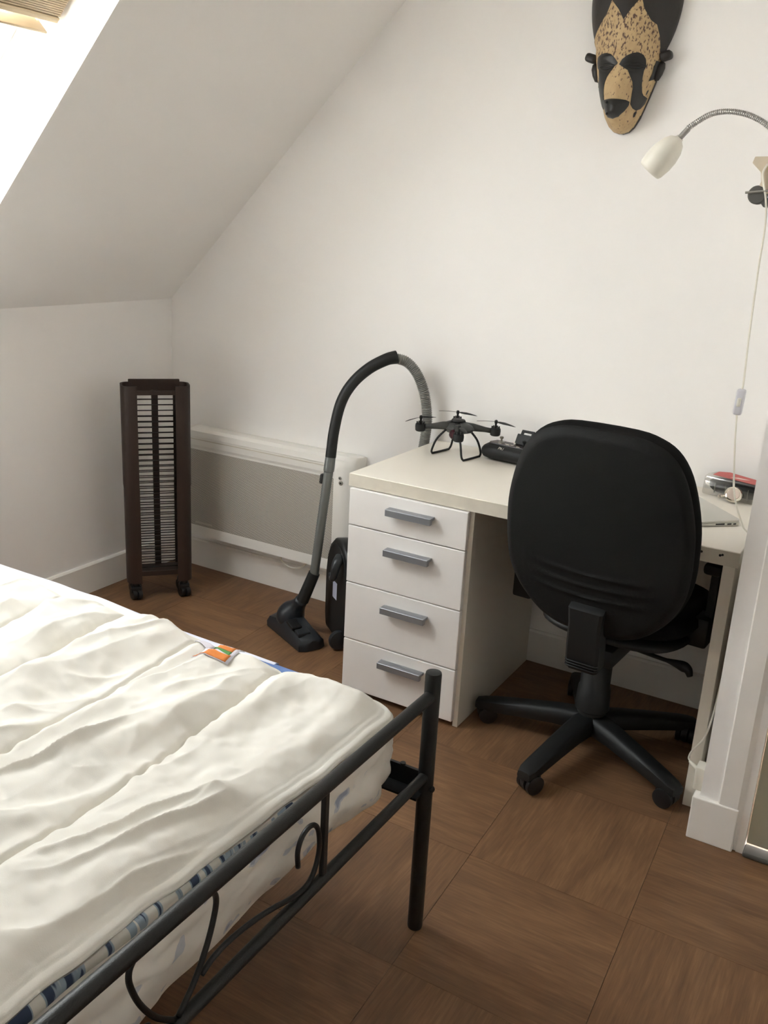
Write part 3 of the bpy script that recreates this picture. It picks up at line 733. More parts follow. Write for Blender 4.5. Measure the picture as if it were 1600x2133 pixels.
# lavender white under-sheet showing along the far side, with a blue edge near the foot
us = thing('under_sheet', 'lavender white sheet showing along the far edge of the bed', 'sheet', (.8,-1.42,.53))
nu_, nv_ = 160, 12
xs = np.linspace(.10, 1.60, nu_); P = np.zeros((nu_, nv_, 3))
yp = np.array([-1.75,-1.6,-1.5,-1.46,-1.435,-1.422,-1.412,-1.4065,-1.404,-1.403,-1.402,-1.401]); zp = np.array([.533,.534,.5365,.540,.5415,.541,.537,.528,.512,.48,.44,.41])
for j in range(nv_):
    P[:,j,0] = xs; P[:,j,1] = yp[j]+.004*vnoise(xs*8, np.full(nu_, j*.4), 11)*(j > 3); P[:,j,2] = zp[j]+.017*np.clip((1.30-xs)/.25,0,1)*(1 if j < 9 else .3)+.002*vnoise(xs*10, np.full(nu_, j*.5), 12)*(j > 2)
npmesh('cloth', P, sheet_m, us)
xs = np.linspace(1.53, 1.67, 40); P = np.zeros((40, 8, 3))
for j in range(8):
    P[:,j,0] = xs; P[:,j,1] = np.array([-1.48,-1.45,-1.435,-1.424,-1.417,-1.414,-1.413,-1.413])[j]+.002*vnoise(xs*30, np.full(40, j*.5), 13)
    P[:,j,2] = np.array([.5415,.5435,.543,.540,.533,.51,.48,.45])[j]
npmesh('blue_border', P, bluesheet_m, us)

# duvet: quilted, rumpled
DU0, DU1, DV0, DV1 = .20, 1.918, -2.88, -1.424
NU, NV = 620, 520
u = np.linspace(0,1,NU); v = np.linspace(0,1,NV)
U, W_ = np.meshgrid(u, v, indexing='ij')
X = DU0+(DU1-DU0)*U; Y = DV0+(DV1-DV0)*W_
def rot(a): return X*math.cos(a)+Y*math.sin(a), -X*math.sin(a)+Y*math.cos(a)
def fold(a, f_l, f_t, seed, sharp=1.5, warp=.3):
    l, t = rot(a); wl = vnoise(X*3+seed, Y*3, seed+50)*warp
    n = vnoise(l*f_l+wl*2, t*f_t+wl*f_t*.25, seed)
    return (1-np.abs(n))**sharp
bend = .045*np.clip((-1.444-Y)/.45, 0, 1)
seams = [1.648,1.418,1.205,1.015,.81,.60,.40]
wob = .006*vnoise(Y*9, Y*0+2, 21)+.003*vnoise(Y*28, Y*0+4, 22)
H = np.full_like(X, 0.); dseam = np.full_like(X, 9.)
edges_ = [DU1+.02]+seams+[.2]
for a, b_ in zip(edges_, edges_[1:]):
    hi2, lo2 = a+bend+wob, b_+bend+wob
    t = np.clip((X-lo2)/(hi2-lo2), 0, 1); ins = (X >= lo2) & (X < hi2)
    H = np.where(ins, .015*(np.sin(PI*t))**.45, H)
for s in seams: dseam = np.minimum(dseam, np.abs(X-(s+bend+wob)))
foot = np.clip((X-1.15)/.6, 0, 1)
de = np.minimum(np.minimum(DU1-X, X-DU0), np.minimum(DV1-Y, Y-DV0))
amp = np.clip(dseam/.045, .06, 1)
A_ = math.radians
msk = lambda sd: np.clip(.55+.9*vnoise(X*3.3+sd, Y*2.6, sd), 0, 1)
w1 = .007*vnoise(*[q*f for q, f in zip(rot(A_(76)), (1.5, 9))], 31) + .009*msk(61)*(fold(A_(76), 1.3, 8., 32, 3.2, .25)-.3) + .006*msk(62)*(fold(A_(70), 2.2, 15., 33, 3., .25)-.3)
w2 = .007*vnoise(*[q*f for q, f in zip(rot(A_(40)), (4, 9))], 34) + .008*msk(63)*(fold(A_(52), 3.5, 9., 35, 2.6, .5)-.35) + .006*msk(64)*(fold(A_(115), 4.5, 11., 36, 2.6, .5)-.35)
fine = .0022*vnoise(X*24, Y*20, 37) + .0010*vnoise(X*52, Y*46, 39) + .003*msk(65)*(fold(A_(84), 4., 26., 40, 2.4, .2)-.35)
H = H + amp*(3.7*w1*(.45+.65*foot) + 2.2*w2*(1-.85*foot) + 2.0*fine)
H = H - .011*np.exp(-(dseam/.0045)**2) + .005*np.exp(-(dseam/.016)**2)*vnoise(X*6, Y*48, 41)
H = H + .007*vnoise(X*3.1, Y*2.7, 38)
thick = np.clip(de/.075, 0, 1); thick = thick*thick*(3-2*thick)
H = .0085 + thick*(.020 + H) + .016*np.exp(-(((X-1.80)/.10)**2+((Y+1.47)/.07)**2))*thick
H = H + .004*np.clip(de/.02,0,1)*vnoise(X*9, Y*9, 45)
H = H - .0016*np.exp(-((de-.016)/.0018)**2) - .0013*np.exp(-((de-.027)/.0016)**2)
TOP = .5305 + RAMP(Y)
rd_ = .009
Z = TOP + np.maximum(H, .005) - np.where(de < rd_, rd_*(1-np.sqrt(np.clip(1-(1-de/rd_)**2,0,1))), 0)
# ragged outline
ex = .000-.011*np.clip((-1.6-Y)/.7,0,1)+.008*vnoise(Y*5, Y*0+1, 41)+.004*vnoise(Y*17, Y*0+3, 42); ey = -.016*np.clip((1.30-X)/.2,0,1)+.010*vnoise(X*6, X*0+1, 43)+.005*vnoise(X*19, X*0+3, 44)
XX = X + ex*np.clip((X-1.75)/.16,0,1)**2; YY = Y + ey*np.clip((Y+1.55)/.12,0,1)**2
# round the foot corner
cxr, cyr, rr_ = DU1-.07, DV1-.07, .07
dx, dy = XX-cxr, YY-cyr; inn = (dx > 0) & (dy > 0); mxx = np.maximum(dx, dy); hyp = np.hypot(dx, dy)+1e-9
XX = np.where(inn, cxr+dx*mxx/hyp, XX); YY = np.where(inn, cyr+dy*mxx/hyp, YY)
P = np.stack([XX, YY, Z], 2)
# underside ring: fold a border under so the duvet has thickness
B = P.copy(); Zb = TOP+.001; k = np.clip(de/.02, 0, 1); B[:,:,2] = np.minimum(Z-.004, Zb+ (Z-.012-Zb)*(1-k)*.6)
dv = thing('duvet', 'cream white quilted duvet spread rumpled over the bed', 'duvet', (1.1,BYC,.54))
nV = NU*NV; V = np.concatenate([P.reshape(-1,3), B[::1,::1].reshape(-1,3)]) - np.array([1.1,BYC,.54])
i, j = np.meshgrid(np.arange(NU-1), np.arange(NV-1), indexing='ij'); a = (i*NV+j).ravel(); F = np.stack([a, a+NV, a+NV+1, a+1],1).tolist()
def strip(idx):
    for p, q in zip(idx, idx[1:]): F.append([int(p), int(q), int(q+nV), int(p+nV)])
strip(np.arange(NV)); strip((NU-1)*NV+np.arange(NV)); strip(np.arange(NU)*NV); strip(np.arange(NU)*NV+NV-1)
# coarse underside
me = bpy.data.meshes.new('quilted_cover'); me.from_pydata(V.tolist(), [], F); me.materials.append(duvet_m)
me.polygons.foreach_set('use_smooth', [True]*len(me.polygons))
o = bpy.data.objects.new('quilted_cover', me); COL.objects.link(o); o.parent = dv
def dz(x, y):
    ii = int(round((x-DU0)/(DU1-DU0)*(NU-1))); jj = int(round((y-DV0)/(DV1-DV0)*(NV-1)))
    return float(Z[min(max(ii,0),NU-1), min(max(jj,0),NV-1)])
# sewn-in care labels at the far edge
def tagpatch(name, quad, lift, mat, parent, nn=8):
    Pq = np.zeros((nn+1, nn+1, 3)); q = [np.array(p) for p in quad]
    for i in range(nn+1):
        for j in range(nn+1):
            s, t = i/nn, j/nn; p = (q[0]*(1-s)+q[1]*s)*(1-t)+(q[3]*(1-s)+q[2]*s)*t
            Pq[i,j] = (p[0], p[1], max(dz(p[0]+a, p[1]+b_) for a in (-.004,0,.004) for b_ in (-.004,0,.004))+lift)
    ob = npmesh(name, Pq, mat, parent); md = ob.modifiers.new('t','SOLIDIFY'); md.thickness = .0008; return ob
TO = np.array((1.458,-1.470)); te1 = np.array((.086,.012)); te2 = np.array((.026,-.088))
def tq(a0,a1,b0,b1): return [TO+te1*a0+te2*b0, TO+te1*a1+te2*b0, TO+te1*a1+te2*b1, TO+te1*a0+te2*b1]
cl = tagpatch('care_label', tq(0,1,0,1.02), .0022, tagw_m, dv)
tagpatch('orange_panel', tq(.22,.86,.06,.46), .0032, orange_m, cl)
tagpatch('green_wedge', [TO+te1*.30+te2*.47, TO+te1*.86+te2*.47, TO+te1*.86+te2*.66, TO+te1*.6+te2*.56], .0032, green_m, cl)
tagpatch('orange_panel', tq(.02,.92,.66,1.0), .0032, orange_m, cl)
tagpatch('white_tag', [TO+np.array((-.035,.010)), TO+np.array((.012,.004)), TO+np.array((.012,-.022)), TO+np.array((-.035,-.010))], .003, tagw_m, dv)

# ================================================================== mask on the wall
MX = 1.778
zs_ = [1.737,1.742,1.755,1.78,1.83,1.88,1.95,2.03,2.10,2.20,2.30]
Ws_ = [.004,.022,.036,.050,.068,.084,.099,.100,.090,.06,.0]; Ds_ = [.02,.048,.070,.090,.098,.092,.088,.095,.09,.06,.0]
def mh(uu, z):
    W = np.interp(z, zs_, Ws_); D = np.interp(z, zs_, Ds_); e = max(0., 1-(uu/max(W,1e-4))**2); h = D*e**.5
    h += (.016*math.exp(-(uu/.028)**2-((z-1.845)/.04)**2)+.012*math.exp(-(uu/.03)**2-((z-1.785)/.018)**2)-.008*math.exp(-((abs(uu)-.04)/.02)**2-((z-1.905)/.012)**2)+.006*math.exp(-((z-1.935)/.012)**2))*e**.5
    eh = max(0., 1-(uu/.130)**2-((z-2.10)/.215)**2)
    return max(h, .085*eh**.5)
def mhalf(z):
    W = float(np.interp(z, zs_, Ws_)); q = 1-((z-2.10)/.215)**2
    return max(W, .130*math.sqrt(q) if q > 0 else 0.)
mk = thing('wall_mask', 'carved wooden face mask, tan with dark patches, high on the wall', 'mask', (MX,-.004,1.95))
zr = [1.737,1.7385,1.742]+[1.742+(2.3149-1.742)*k/90 for k in range(1,91)]
def mpt(i, j):
    z = zr[i]; t = math.sin((j/60-.5)*PI)*.9999; uu = t*mhalf(z); return V3(MX+uu, -.004-mh(uu,z), z)
b = grid(mpt, len(zr)-1, 60)
bl_ = [b.verts.new((MX+s*mhalf(z), -.001, z)) for s in (-1,) for z in zr]; br_ = [b.verts.new((MX+mhalf(z), -.001, z)) for z in zr]
b.verts.ensure_lookup_table()
n_ = 61
for k in range(len(zr)-1):
    b.faces.new((b.verts[k*n_], b.verts[(k+1)*n_], bl_[k+1], bl_[k])); b.faces.new((b.verts[k*n_+60], b.verts[(k+1)*n_+60], br_[k+1], br_[k]))
mo = obj('carved_body', b, [mask_m, tan_m], mk, True)
for p in mo.data.polygons:
    if p.center.z < -.03 and p.center.y < -.012: p.material_index = 1
PAT = dict(
eyeL=[(-0.0787,1.9217),(-0.0734,1.9366),(-0.0597,1.9426),(-0.0444,1.9431),(-0.0288,1.9385),(-0.0164,1.9277),(-0.0066,1.9151),(-0.0159,1.9073),(-0.0243,1.8957),(-0.0389,1.8935),(-0.0613,1.8982),(-0.0741,1.908)],
cheekL=[(-0.0703,1.9072),(-0.0397,1.8956),(-0.0247,1.8968),(-0.0354,1.8795),(-0.0409,1.865),(-0.0416,1.8482),(-0.038,1.8235),(-0.0344,1.8066),(-0.0408,1.7968),(-0.0726,1.8262),(-0.0826,1.8537),(-0.0651,1.8802)],
eyeR=[(-0.0021,1.9111),(0.0047,1.9237),(0.0182,1.9331),(0.0322,1.9398),(0.0463,1.9413),(0.0584,1.9355),(0.0638,1.9256),(0.0654,1.9082),(0.0614,1.8978),(0.0449,1.8937),(0.0253,1.8954),(0.0132,1.9016)],
cheekR=[(0.0219,1.8982),(0.0445,1.8956),(0.0614,1.8978),(0.06,1.8801),(0.0595,1.862),(0.0606,1.8427),(0.0641,1.8301),(0.0679,1.8315),(0.0627,1.8172),(0.0548,1.8019),(0.048,1.7956),(0.042,1.7999),(0.0376,1.8099),(0.0397,1.8281),(0.0411,1.8504),(0.0383,1.8687),(0.032,1.8832)],
mouth=[(-0.0398,1.8202),(-0.0139,1.8208),(0.0116,1.8199),(0.0281,1.8187),(0.0363,1.8152),(0.0347,1.8059),(0.0263,1.7901),(0.0133,1.7753),(-0.0036,1.77),(-0.0181,1.7734),(-0.0295,1.7891),(-0.0381,1.8054)],
spot1=[(0.0664,1.8407),(0.0686,1.8481),(0.0716,1.8531),(0.0708,1.8486),(0.0679,1.8405),(0.066,1.8366)],
spot2=[(0.0421,1.7812),(0.0437,1.7886),(0.0488,1.7962),(0.0486,1.7912),(0.0449,1.7807),(0.0417,1.7772)],
side=[(0.0853,1.9258),(0.0911,1.9246),(0.0935,1.9128),(0.0928,1.896),(0.0842,1.8817),(0.0724,1.8727),(0.078,1.8908),(0.0803,1.9072)],
tan=[(0.0051,1.7399),(-0.0121,1.747),(-0.0238,1.7606),(-0.0296,1.7818),(-0.0408,1.7968),(-0.0826,1.8537),(-0.1007,1.8931),(-0.11,1.9474),(-0.1099,1.9761),(-0.0932,2.0018),(-0.0851,2.0128),(-0.0576,2.0478),(-0.0468,2.0772),(-0.0226,2.052),(-0.0036,2.0235),(0.0144,2.0515),(0.031,2.0721),(0.039,2.0731),(0.0476,2.05),(0.0662,2.0227),(0.08,2.0136),(0.0873,1.9885),(0.0931,1.937),(0.098,1.9239),(0.0821,1.8747),(0.068,1.8324),(0.0507,1.7921),(0.0327,1.7574),(0.0173,1.7417)])
def patch(name, poly, lift, mat, parent, rings=10, sub=3, domeh=0.):
    pts = []
    for p, q in zip(poly, poly[1:]+poly[:1]):
        for k in range(sub): pts.append((p[0]+(q[0]-p[0])*k/sub, p[1]+(q[1]-p[1])*k/sub))
    c = (sum(p[0] for p in poly)/len(poly), sum(p[1] for p in poly)/len(poly)); b = bmesh.new(); R_ = []
    def lim(uu, z):
        W = float(np.interp(z, zs_, Ws_))*.985 if z < 1.96 else mhalf(z)*.98
        return max(-W, min(W, uu))
    def put(uu, z, l): uu = lim(uu, z); return b.verts.new((MX+uu*(1+l*6), -.004-mh(uu,z)-l, z))
    R_.append([put(p[0], p[1], -.002) for p in pts])
    for k in range(rings, 0, -1):
        f_ = k/rings; R_.append([put(c[0]+(p[0]-c[0])*f_, c[1]+(p[1]-c[1])*f_, lift+domeh*(1-f_*f_)) for p in pts])
    n = len(pts)
    for P_, S_ in zip(R_, R_[1:]):
        for q in range(n): b.faces.new((P_[q],P_[(q+1)%n],S_[(q+1)%n],S_[q]))
    cv = put(c[0], c[1], lift+domeh)
    for q in range(n): b.faces.new((R_[-1][q], R_[-1][(q+1)%n], cv))
    return obj(name, b, mat, parent, True, auto=50)
fc = patch('tan_face', PAT['tan'], .0025, tan_m, mk, 22, 4)
for nm, k, l, dh in (('eye_patch','eyeL',.0045,.003),('eye_patch','eyeR',.0045,.003),('cheek_band','cheekL',.0042,0),('cheek_band','cheekR',.0042,0),('mouth','mouth',.006,.010),('cheek_spot','spot1',.004,0),('cheek_spot','spot2',.004,0),('sideburn','side',.0045,.001)):
    patch(nm, PAT[k], l, maskd_m, mk, 8, 3, dh)
for s in (-1, 1):      # narrow carved eye slits
    pts = [V3(MX+s*.042+t*.024, -.004-mh(s*.042+t*.024,1.907)-.0075, 1.9065-.003*(1-t*t)) for t in np.linspace(-1,1,9)]
    obj('eye_slit', tube(pts, [.0005,.0018,.0028,.0034,.0036,.0034,.0028,.0018,.0005], 8), dark_m, mk, True)
    pts = [V3(MX+s*.042+t*.027, -.004-mh(s*.042+t*.027,1.913)-.008, 1.913-.004*t*t) for t in np.linspace(-1,1,9)]
    obj('eyelid', tube(pts, [.001,.002,.0025,.003,.003,.003,.0025,.002,.001], 8), maskd_m, mk, True)
    obj('ear', obox((MX+s*.108,-.030,1.940),(1,0,.3*s),(0,1,0),(-.3*s,0,1),(.034,.034,.024),.009,3), mask_m, mk, True, auto=50)
    obj('ear_lobe', lathe([(.001,-.027),(.009,-.022),(.013,-.005),(.013,.012),(.008,.024),(.001,.027)], (MX+s*.091,-.022,1.902), (s*.3,0,1), 14), mask_m, mk, True)
for z in (1.812, 1.782):
    obj('lip_stud', lathe([(.004,0),(.003,.003),(.001,.004)], (MX-.022 if z > 1.8 else MX-.018,-.004-mh(-.02,z)-.0145,z), (0,-1,0), 12), maskd_m, mk, True)

# ================================================================== clip lamp, its cable and shelf
bm = box((2.335,-.62,1.545),(2.40,-.33,1.563),.001,1)
for y in (-.56,-.39): prism([(2.40,1.47),(2.40,1.545),(2.345,1.545),(2.345,1.535)], lambda a,b: V3(a,y-.006,b), lambda a,b: V3(a,y+.006,b), bm=bm)
struct('clamp_ledge', bm, trim_m)      # small unseen ledge, added on the niche wall to carry the clamp
LY = -.46
lp = thing('clip_lamp', 'white clip-on lamp with ribbed gooseneck, at the right edge above the desk', 'lamp', (2.30,LY,1.563))
ax = Vector((2.056-1.998,0,1.679-1.610)).normalized()      # from the mouth of the shade to its neck
S0 = Vector((2.0,LY,1.611))
lm = obj('shade', lathe([(.0295,0),(.0325,.006),(.0355,.030),(.0345,.052),(.029,.074),(.020,.089),(.010,.0955),(.0095,.099)], S0, ax, 32, caps=False), wht_m, lp, True)
md = lm.modifiers.new('t','SOLIDIFY'); md.thickness = .0015; md.offset = -1
obj('bulb', lathe([(.004,.07),(.014,.055),(.018,.03),(.014,.016),(.003,.010)], S0, ax, 20), M('bulb_frosted',(236,232,224),.3), lm, True)
NK = S0+ax*.096
obj('neck_ferrule', tube([NK, NK+ax*.028], .0068, 14), neck_m, lp, True, auto=40)
np_ = resample(catmull([NK+ax*.026,(2.086,LY,1.713),(2.127,LY,1.738),(2.169,LY,1.744),(2.214,LY,1.736),(2.258,LY,1.714),(2.288,LY,1.682),(2.292,LY,1.655),(2.288,LY,1.63)],10), .0011)
obj('gooseneck', tube(np_, [.0062+.0007*math.sin(i*PI/2) for i in range(len(np_))], 12), neck_m, lp, True)
cp = [(2.244,1.646),(2.330,1.648),(2.340,1.632),(2.318,1.612),(2.312,1.590),(2.322,1.575),(2.322,1.566),(2.262,1.566),(2.262,1.576),(2.266,1.592),(2.262,1.612),(2.240,1.632)]
obj('clamp_body', prism(cp, lambda a,b: V3(a,LY-.011,b), lambda a,b: V3(a,LY+.011,b), .002), clampm, lp, True, auto=40)
obj('lower_jaw', prism([(2.262,1.557),(2.28,1.535),(2.36,1.535),(2.362,1.543),(2.300,1.545),(2.285,1.557)], lambda a,b: V3(a,LY-.011,b), lambda a,b: V3(a,LY+.011,b), .002), pad_m, lp, True, auto=40)
obj('upper_jaw', prism([(2.262,1.566),(2.270,1.5735),(2.362,1.5735),(2.362,1.5645),(2.3,1.564)], lambda a,b: V3(a,LY-.012,b), lambda a,b: V3(a,LY+.012,b), .002), clampm, lp, True, auto=40)
obj('rubber_pad', lathe([(.018,-.013),(.021,-.010),(.021,.010),(.018,.013)], (2.262,LY,1.562), (0,1,0), 24), pad_m, lp, True, auto=40)
obj('hinge_pin', tube([(2.236,LY-.016,1.566),(2.29,LY-.016,1.572)], .0028, 10), neck_m, lp, True, auto=40)
obj('cord_loop', tube(catmull([(2.275,LY-.013,1.63),(2.268,LY-.016,1.612),(2.272,LY-.016,1.59),(2.282,LY-.016,1.56),(2.287,LY-.012,1.535)],5), .0024, 8), wht_m, lp, True)
c1 = catmull([(2.287,LY-.012,1.537),(2.289,-.455,1.49),(2.289,-.45,1.396),(2.293,-.45,1.249),(2.2985,-.45,1.13),(2.298,-.45,1.104)],8)
c2 = catmull([(2.2955,-.45,1.045),(2.302,-.45,.974),(2.313,-.45,.89),(2.319,-.45,.85),(2.330,-.45,.815),(2.344,-.449,.782),(2.357,-.448,.757),(2.376,-.447,.737),(2.3845,-.45,.70),(2.386,-.50,.55),(2.386,-.58,.38),(2.385,-.615,.30),(2.375,-.622,.235),(2.352,-.622,.19),(2.346,-.624,.168),(2.352,-.628,.16)],8)
obj('cord', tube(c1, .0024, 8), wht_m, lp, True); obj('cord', tube(c2, .0024, 8), wht_m, lp, True)
SW0 = Vector((2.298,-.45,1.106)); SW1 = Vector((2.2955,-.45,1.043))
sw = obj('cord_switch', obox((SW0+SW1)/2,(1,0,0),(0,1,0),(SW0-SW1),(.022,.016,.066),.006,3), M('switch_white',(206,205,212),.4), lp, True, auto=50)
obj('rocker', obox((SW0+SW1)/2-Vector((0,.0085,0)),(1,0,0),(0,1,0),(SW0-SW1),(.009,.006,.022),.0025), wht_m, sw, True, auto=50)
obj('plug', tube([(2.350,-.628,.1605),(2.362,-.634,.156),(2.384,-.645,.150)], [.0035,.0055,.0055], 10), wht_m, lp, True, auto=40)
sk = thing('socket_adapter', 'white socket block on the wall stub beside the desk leg', 'socket', (2.392,-.66,.12))
obj('block', box((2.376,-.69,.121),(2.3995,-.648,.185),.004), wht_m, sk, True, auto=40)
for z in (.14,.165): obj('socket_face', lathe([(.010,0),(.010,.001)], (2.376,-.669,z), (-1,0,0), 16), trim_m, sk)

# ================================================================== things on the desk
# drone
DC = Vector((1.398,-.168,.73)); yaw = math.radians(27)
dn_ = thing('quadcopter_drone', 'dark grey quadcopter drone standing on two looped skids on the desk', 'drone', DC, yaw)
b = bmesh.new(); R_ = []
for t, z0_, z1_, wy in ((-1,.094,.098,.010),(-.8,.085,.108,.026),(-.45,.078,.116,.036),(0,.076,.119,.040),(.45,.078,.117,.036),(.8,.085,.110,.026),(1,.094,.099,.010)):
    R_.append([b.verts.new(((t*.062+y*wy)*Q, (-t*.062+y*wy)*Q, z0_+(z1_-z0_)*z)) for y, z in ((-.6,0),(-1,.4),(-.75,.8),(0,1),(.75,.8),(1,.4),(.6,0))])
for P_, S_ in zip(R_, R_[1:]):
    for q in range(7): b.faces.new((P_[q],P_[(q+1)%7],S_[(q+1)%7],S_[q]))
b.faces.new(R_[0]); b.faces.new(R_[-1][::-1])
bd_ = obj('fuselage', b, drone_m, dn_, True, local=True, auto=50)
obj('top_cover', lathe([(.0245,0),(.022,.005),(.012,.0075),(.001,.008)], (0,0,.1165), (0,0,1), 20), droneb_m, bd_, True, local=True)
obj('nose_camera', lathe([(.013,-.012),(.016,-.006),(.016,.006),(.010,.013)], (-.012,-.052,.083), (-.35,-1,0), 18), droner_m, dn_, True, local=True, auto=40)
PR = [.0,.1,1.25,-.75]
for k in range(4):
    a = PI/2*k; dv_ = Vector((math.cos(a),math.sin(a),0)); e = dv_*.123
    ar = obj('arm', tube([dv_*.015+V3(0,0,.098), dv_*.05+V3(0,0,.099), dv_*.09+V3(0,0,.094), e*.92+V3(0,0,.091)], [.018,.013,.0085,.0085], 10, flat=1.), drone_m, dn_, True, local=True)
    obj('motor_pod', lathe([(.0135,.076),(.0165,.079),(.0175,.092),(.0165,.1),(.012,.102)], e, (0,0,1), 20), droneb_m, ar, True, local=True, auto=40)
    for q in range(6):
        an = q*PI/3; obj('pod_fin', obox(e+V3(.0115*math.cos(an),.0115*math.sin(an),.104),(math.cos(an),math.sin(an),0),(-math.sin(an),math.cos(an),0),(0,0,1),(.005,.004,.008),.001,1), drone_m, ar, local=True)
    hb_ = obj('propeller', lathe([(.0035,.10),(.0035,.116),(.0052,.118),(.0052,.126),(.002,.1285)], e, (0,0,1), 14), droneb_m, dn_, True, local=True, auto=40)
    for s in (0,PI):
        pa = PR[k]-yaw+s; pd_ = Vector((math.cos(pa),math.sin(pa),0)); ps = Vector((-pd_.y,pd_.x,0)); b = bmesh.new(); R_ = []
        for t, c0 in ((.004,.003),(.012,.006),(.028,.0085),(.045,.007),(.062,.004),(.069,.0015)):
            ctr = e+pd_*t+V3(0,0,.122-.002*(t/.07)**2*3+.0015*(1 if k % 2 else -1)*t/.07)
            R_.append([b.verts.new(ctr+ps*c0*x+V3(0,0,zz_+x*c0*.35*(1-t/.09))) for x, zz_ in ((-1,0),(0,.0008),(1,0),(0,-.0006))])
        for P_, S_ in zip(R_, R_[1:]):
            for q in range(4): b.faces.new((P_[q],P_[(q+1)%4],S_[(q+1)%4],S_[q]))
        b.faces.new(R_[0]); b.faces.new(R_[-1][::-1])
        obj('blade', b, droneb_m, hb_, True, local=True)
sk_rot = math.radians(80-27)
for s in (-1,1):
    dxv = Vector((math.cos(sk_rot-PI/2),math.sin(sk_rot-PI/2),0))*s; dyv = Vector((math.cos(sk_rot),math.sin(sk_rot),0))
    pts = [dxv*.026+dyv*.030+V3(0,0,.088), dxv*.048+dyv*.047+V3(0,0,.055), dxv*.060+dyv*.054+V3(0,0,.018), dxv*.063+dyv*.048+V3(0,0,.0055), dxv*.063+dyv*.036+V3(0,0,.0037), dxv*.063-dyv*.036+V3(0,0,.0037), dxv*.063-dyv*.048+V3(0,0,.0055), dxv*.060-dyv*.054+V3(0,0,.018), dxv*.048-dyv*.047+V3(0,0,.055), dxv*.026-dyv*.030+V3(0,0,.088)]
    obj('landing_skid', tube(catmull(pts,6), .0035, 10), droneb_m, dn_, True, local=True)
# remote controller
rc = thing('remote_controller', 'black handheld drone remote with phone clip, beside the chair back', 'remote control', (1.568,-.118,.73), math.radians(-7))
b = bmesh.new(); R_ = []
for t, hh_, hd_ in ((-1,.010,.020),(-.96,.018,.034),(-.85,.024,.044),(-.6,.0265,.048),(0,.027,.046),(.6,.0265,.048),(.85,.024,.044),(.96,.018,.034),(1,.010,.020)):
    R_.append([b.verts.new((t*.092, math.cos(an)*hd_, .0275+math.copysign(abs(math.sin(an))**.75,math.sin(an))*hh_)) for an in [2*PI*q/20 for q in range(20)]])
for P_, S_ in zip(R_, R_[1:]):
    for q in range(20): b.faces.new((P_[q],P_[(q+1)%20],S_[(q+1)%20],S_[q]))
b.faces.new(R_[0]); b.faces.new(R_[-1][::-1])
rb = obj('shell', b, droneb_m, rc, True, local=True, auto=60)
obj('face_plate', prism([(-.07,-.018),(.07,-.018),(.078,0),(.07,.034),(-.07,.034),(-.078,0)], lambda a,b: V3(a,b,.050), lambda a,b: V3(a,b,.0555), .002), M('remote_face',(52,42,40),.35), rc, local=True)
for x in (-.042,.042):
    st = obj('thumb_stick', lathe([(.012,.054),(.011,.057),(.004,.058),(.0032,.066),(.006,.068),(.0065,.073),(.004,.075)], (x,.012,0), (0,0,1), 18), blk_m if x > 0 else M('stick_grey',(140,134,122),.3), rc, True, local=True, auto=40)
obj('status_lamp', lathe([(.004,.05),(.004,.059),(.002,.061)], (.005,.018,0), (0,0,1), 12), wht_m, rc, True, local=True)
for x, y in ((-.034,-.010),(-.012,-.006),(-.004,-.012),(.008,-.006),(.034,-.012)):
    obj('button', box((x-.006,y-.0025,.055),(x+.006,y+.0025,.0572),.0008,1), M('button_pale',(196,188,178),.4), rc, local=True)
obj('side_trim', box((-.0925,-.018,.024),(-.086,-.004,.033),.002), M('trim_bright',(214,212,208),.3), rc, local=True)
ph = obj('phone_clip', join(obox((.030,.030,.072),(1,0,0),(0,.5,.87),(0,-.87,.5),(.055,.036,.006),.001,1), obox((.037,.044,.098),(1,0,0),(0,.5,.87),(0,-.87,.5),(.046,.008,.006),.001,1)), droneb_m, rc, local=True)
for x in (.018,.056): obj('clip_post', obox((x,.040,.091),(1,0,0),(0,.5,.87),(0,-.87,.5),(.008,.014,.006)), droneb_m, ph, local=True)
# maker's letters P N J as raised strokes on the front of the shell
def letter(strokes, x0, mat, parent):
    b = bmesh.new()
    for (xa, ya), (xb, yb) in strokes:
        def f_(x, y): return V3(x0+x*.0045+y*.0016, -.0415+y*.0045, .0438+y*.0062)
        tube([f_(xa,ya), f_(xb,yb)], .0007, 6, b)
    return obj('letter', b, mat, parent, local=True)
lt_m = M('letter_silver',(198,194,186),.4)
letter([((0,0),(0,1)),((0,1),(.9,1)),((.9,1),(.9,.5)),((.9,.5),(0,.5))], -.022, lt_m, rb)
letter([((0,0),(0,1)),((0,1),(.9,0)),((.9,0),(.9,1))], -.0155, lt_m, rb)
letter([((.9,1),(.9,.1)),((.9,.1),(.1,0))], -.009, lt_m, rb)
# closed laptop
e1 = Vector((-.74,-.67,0)).normalized(); e2 = Vector((-.67,.74,0)).normalized(); L0 = Vector((2.336,-.350,.73))
lt = thing('closed_laptop', 'closed silver laptop lying askew on the desk behind the chair', 'laptop', (L0+e1*.11+e2*.16))
def lpt(a, b_, z): return L0+e1*a+e2*b_+Vector((0,0,z))
def rrect(w_, d_, r, n=5):
    o = []
    for cx, cy, a0 in ((w_-r,d_-r,0),(r,d_-r,90),(r,r,180),(w_-r,r,270)):
        o += [(cx+r*math.cos(math.radians(a0+90*k/n)), cy+r*math.sin(math.radians(a0+90*k/n))) for k in range(n+1)]
    return o
obj('base', prism(rrect(.226,.322,.012), lambda a,b: lpt(a,b,.0015), lambda a,b: lpt(a,b,.0118-.030*a), .0008), silver_m, lt, True, auto=35)
obj('lid', prism(rrect(.226,.322,.012), lambda a,b: lpt(a,b,.0124-.030*a), lambda a,b: lpt(a,b,.0178-.030*a), .0012), silver_m, lt, True, auto=35)
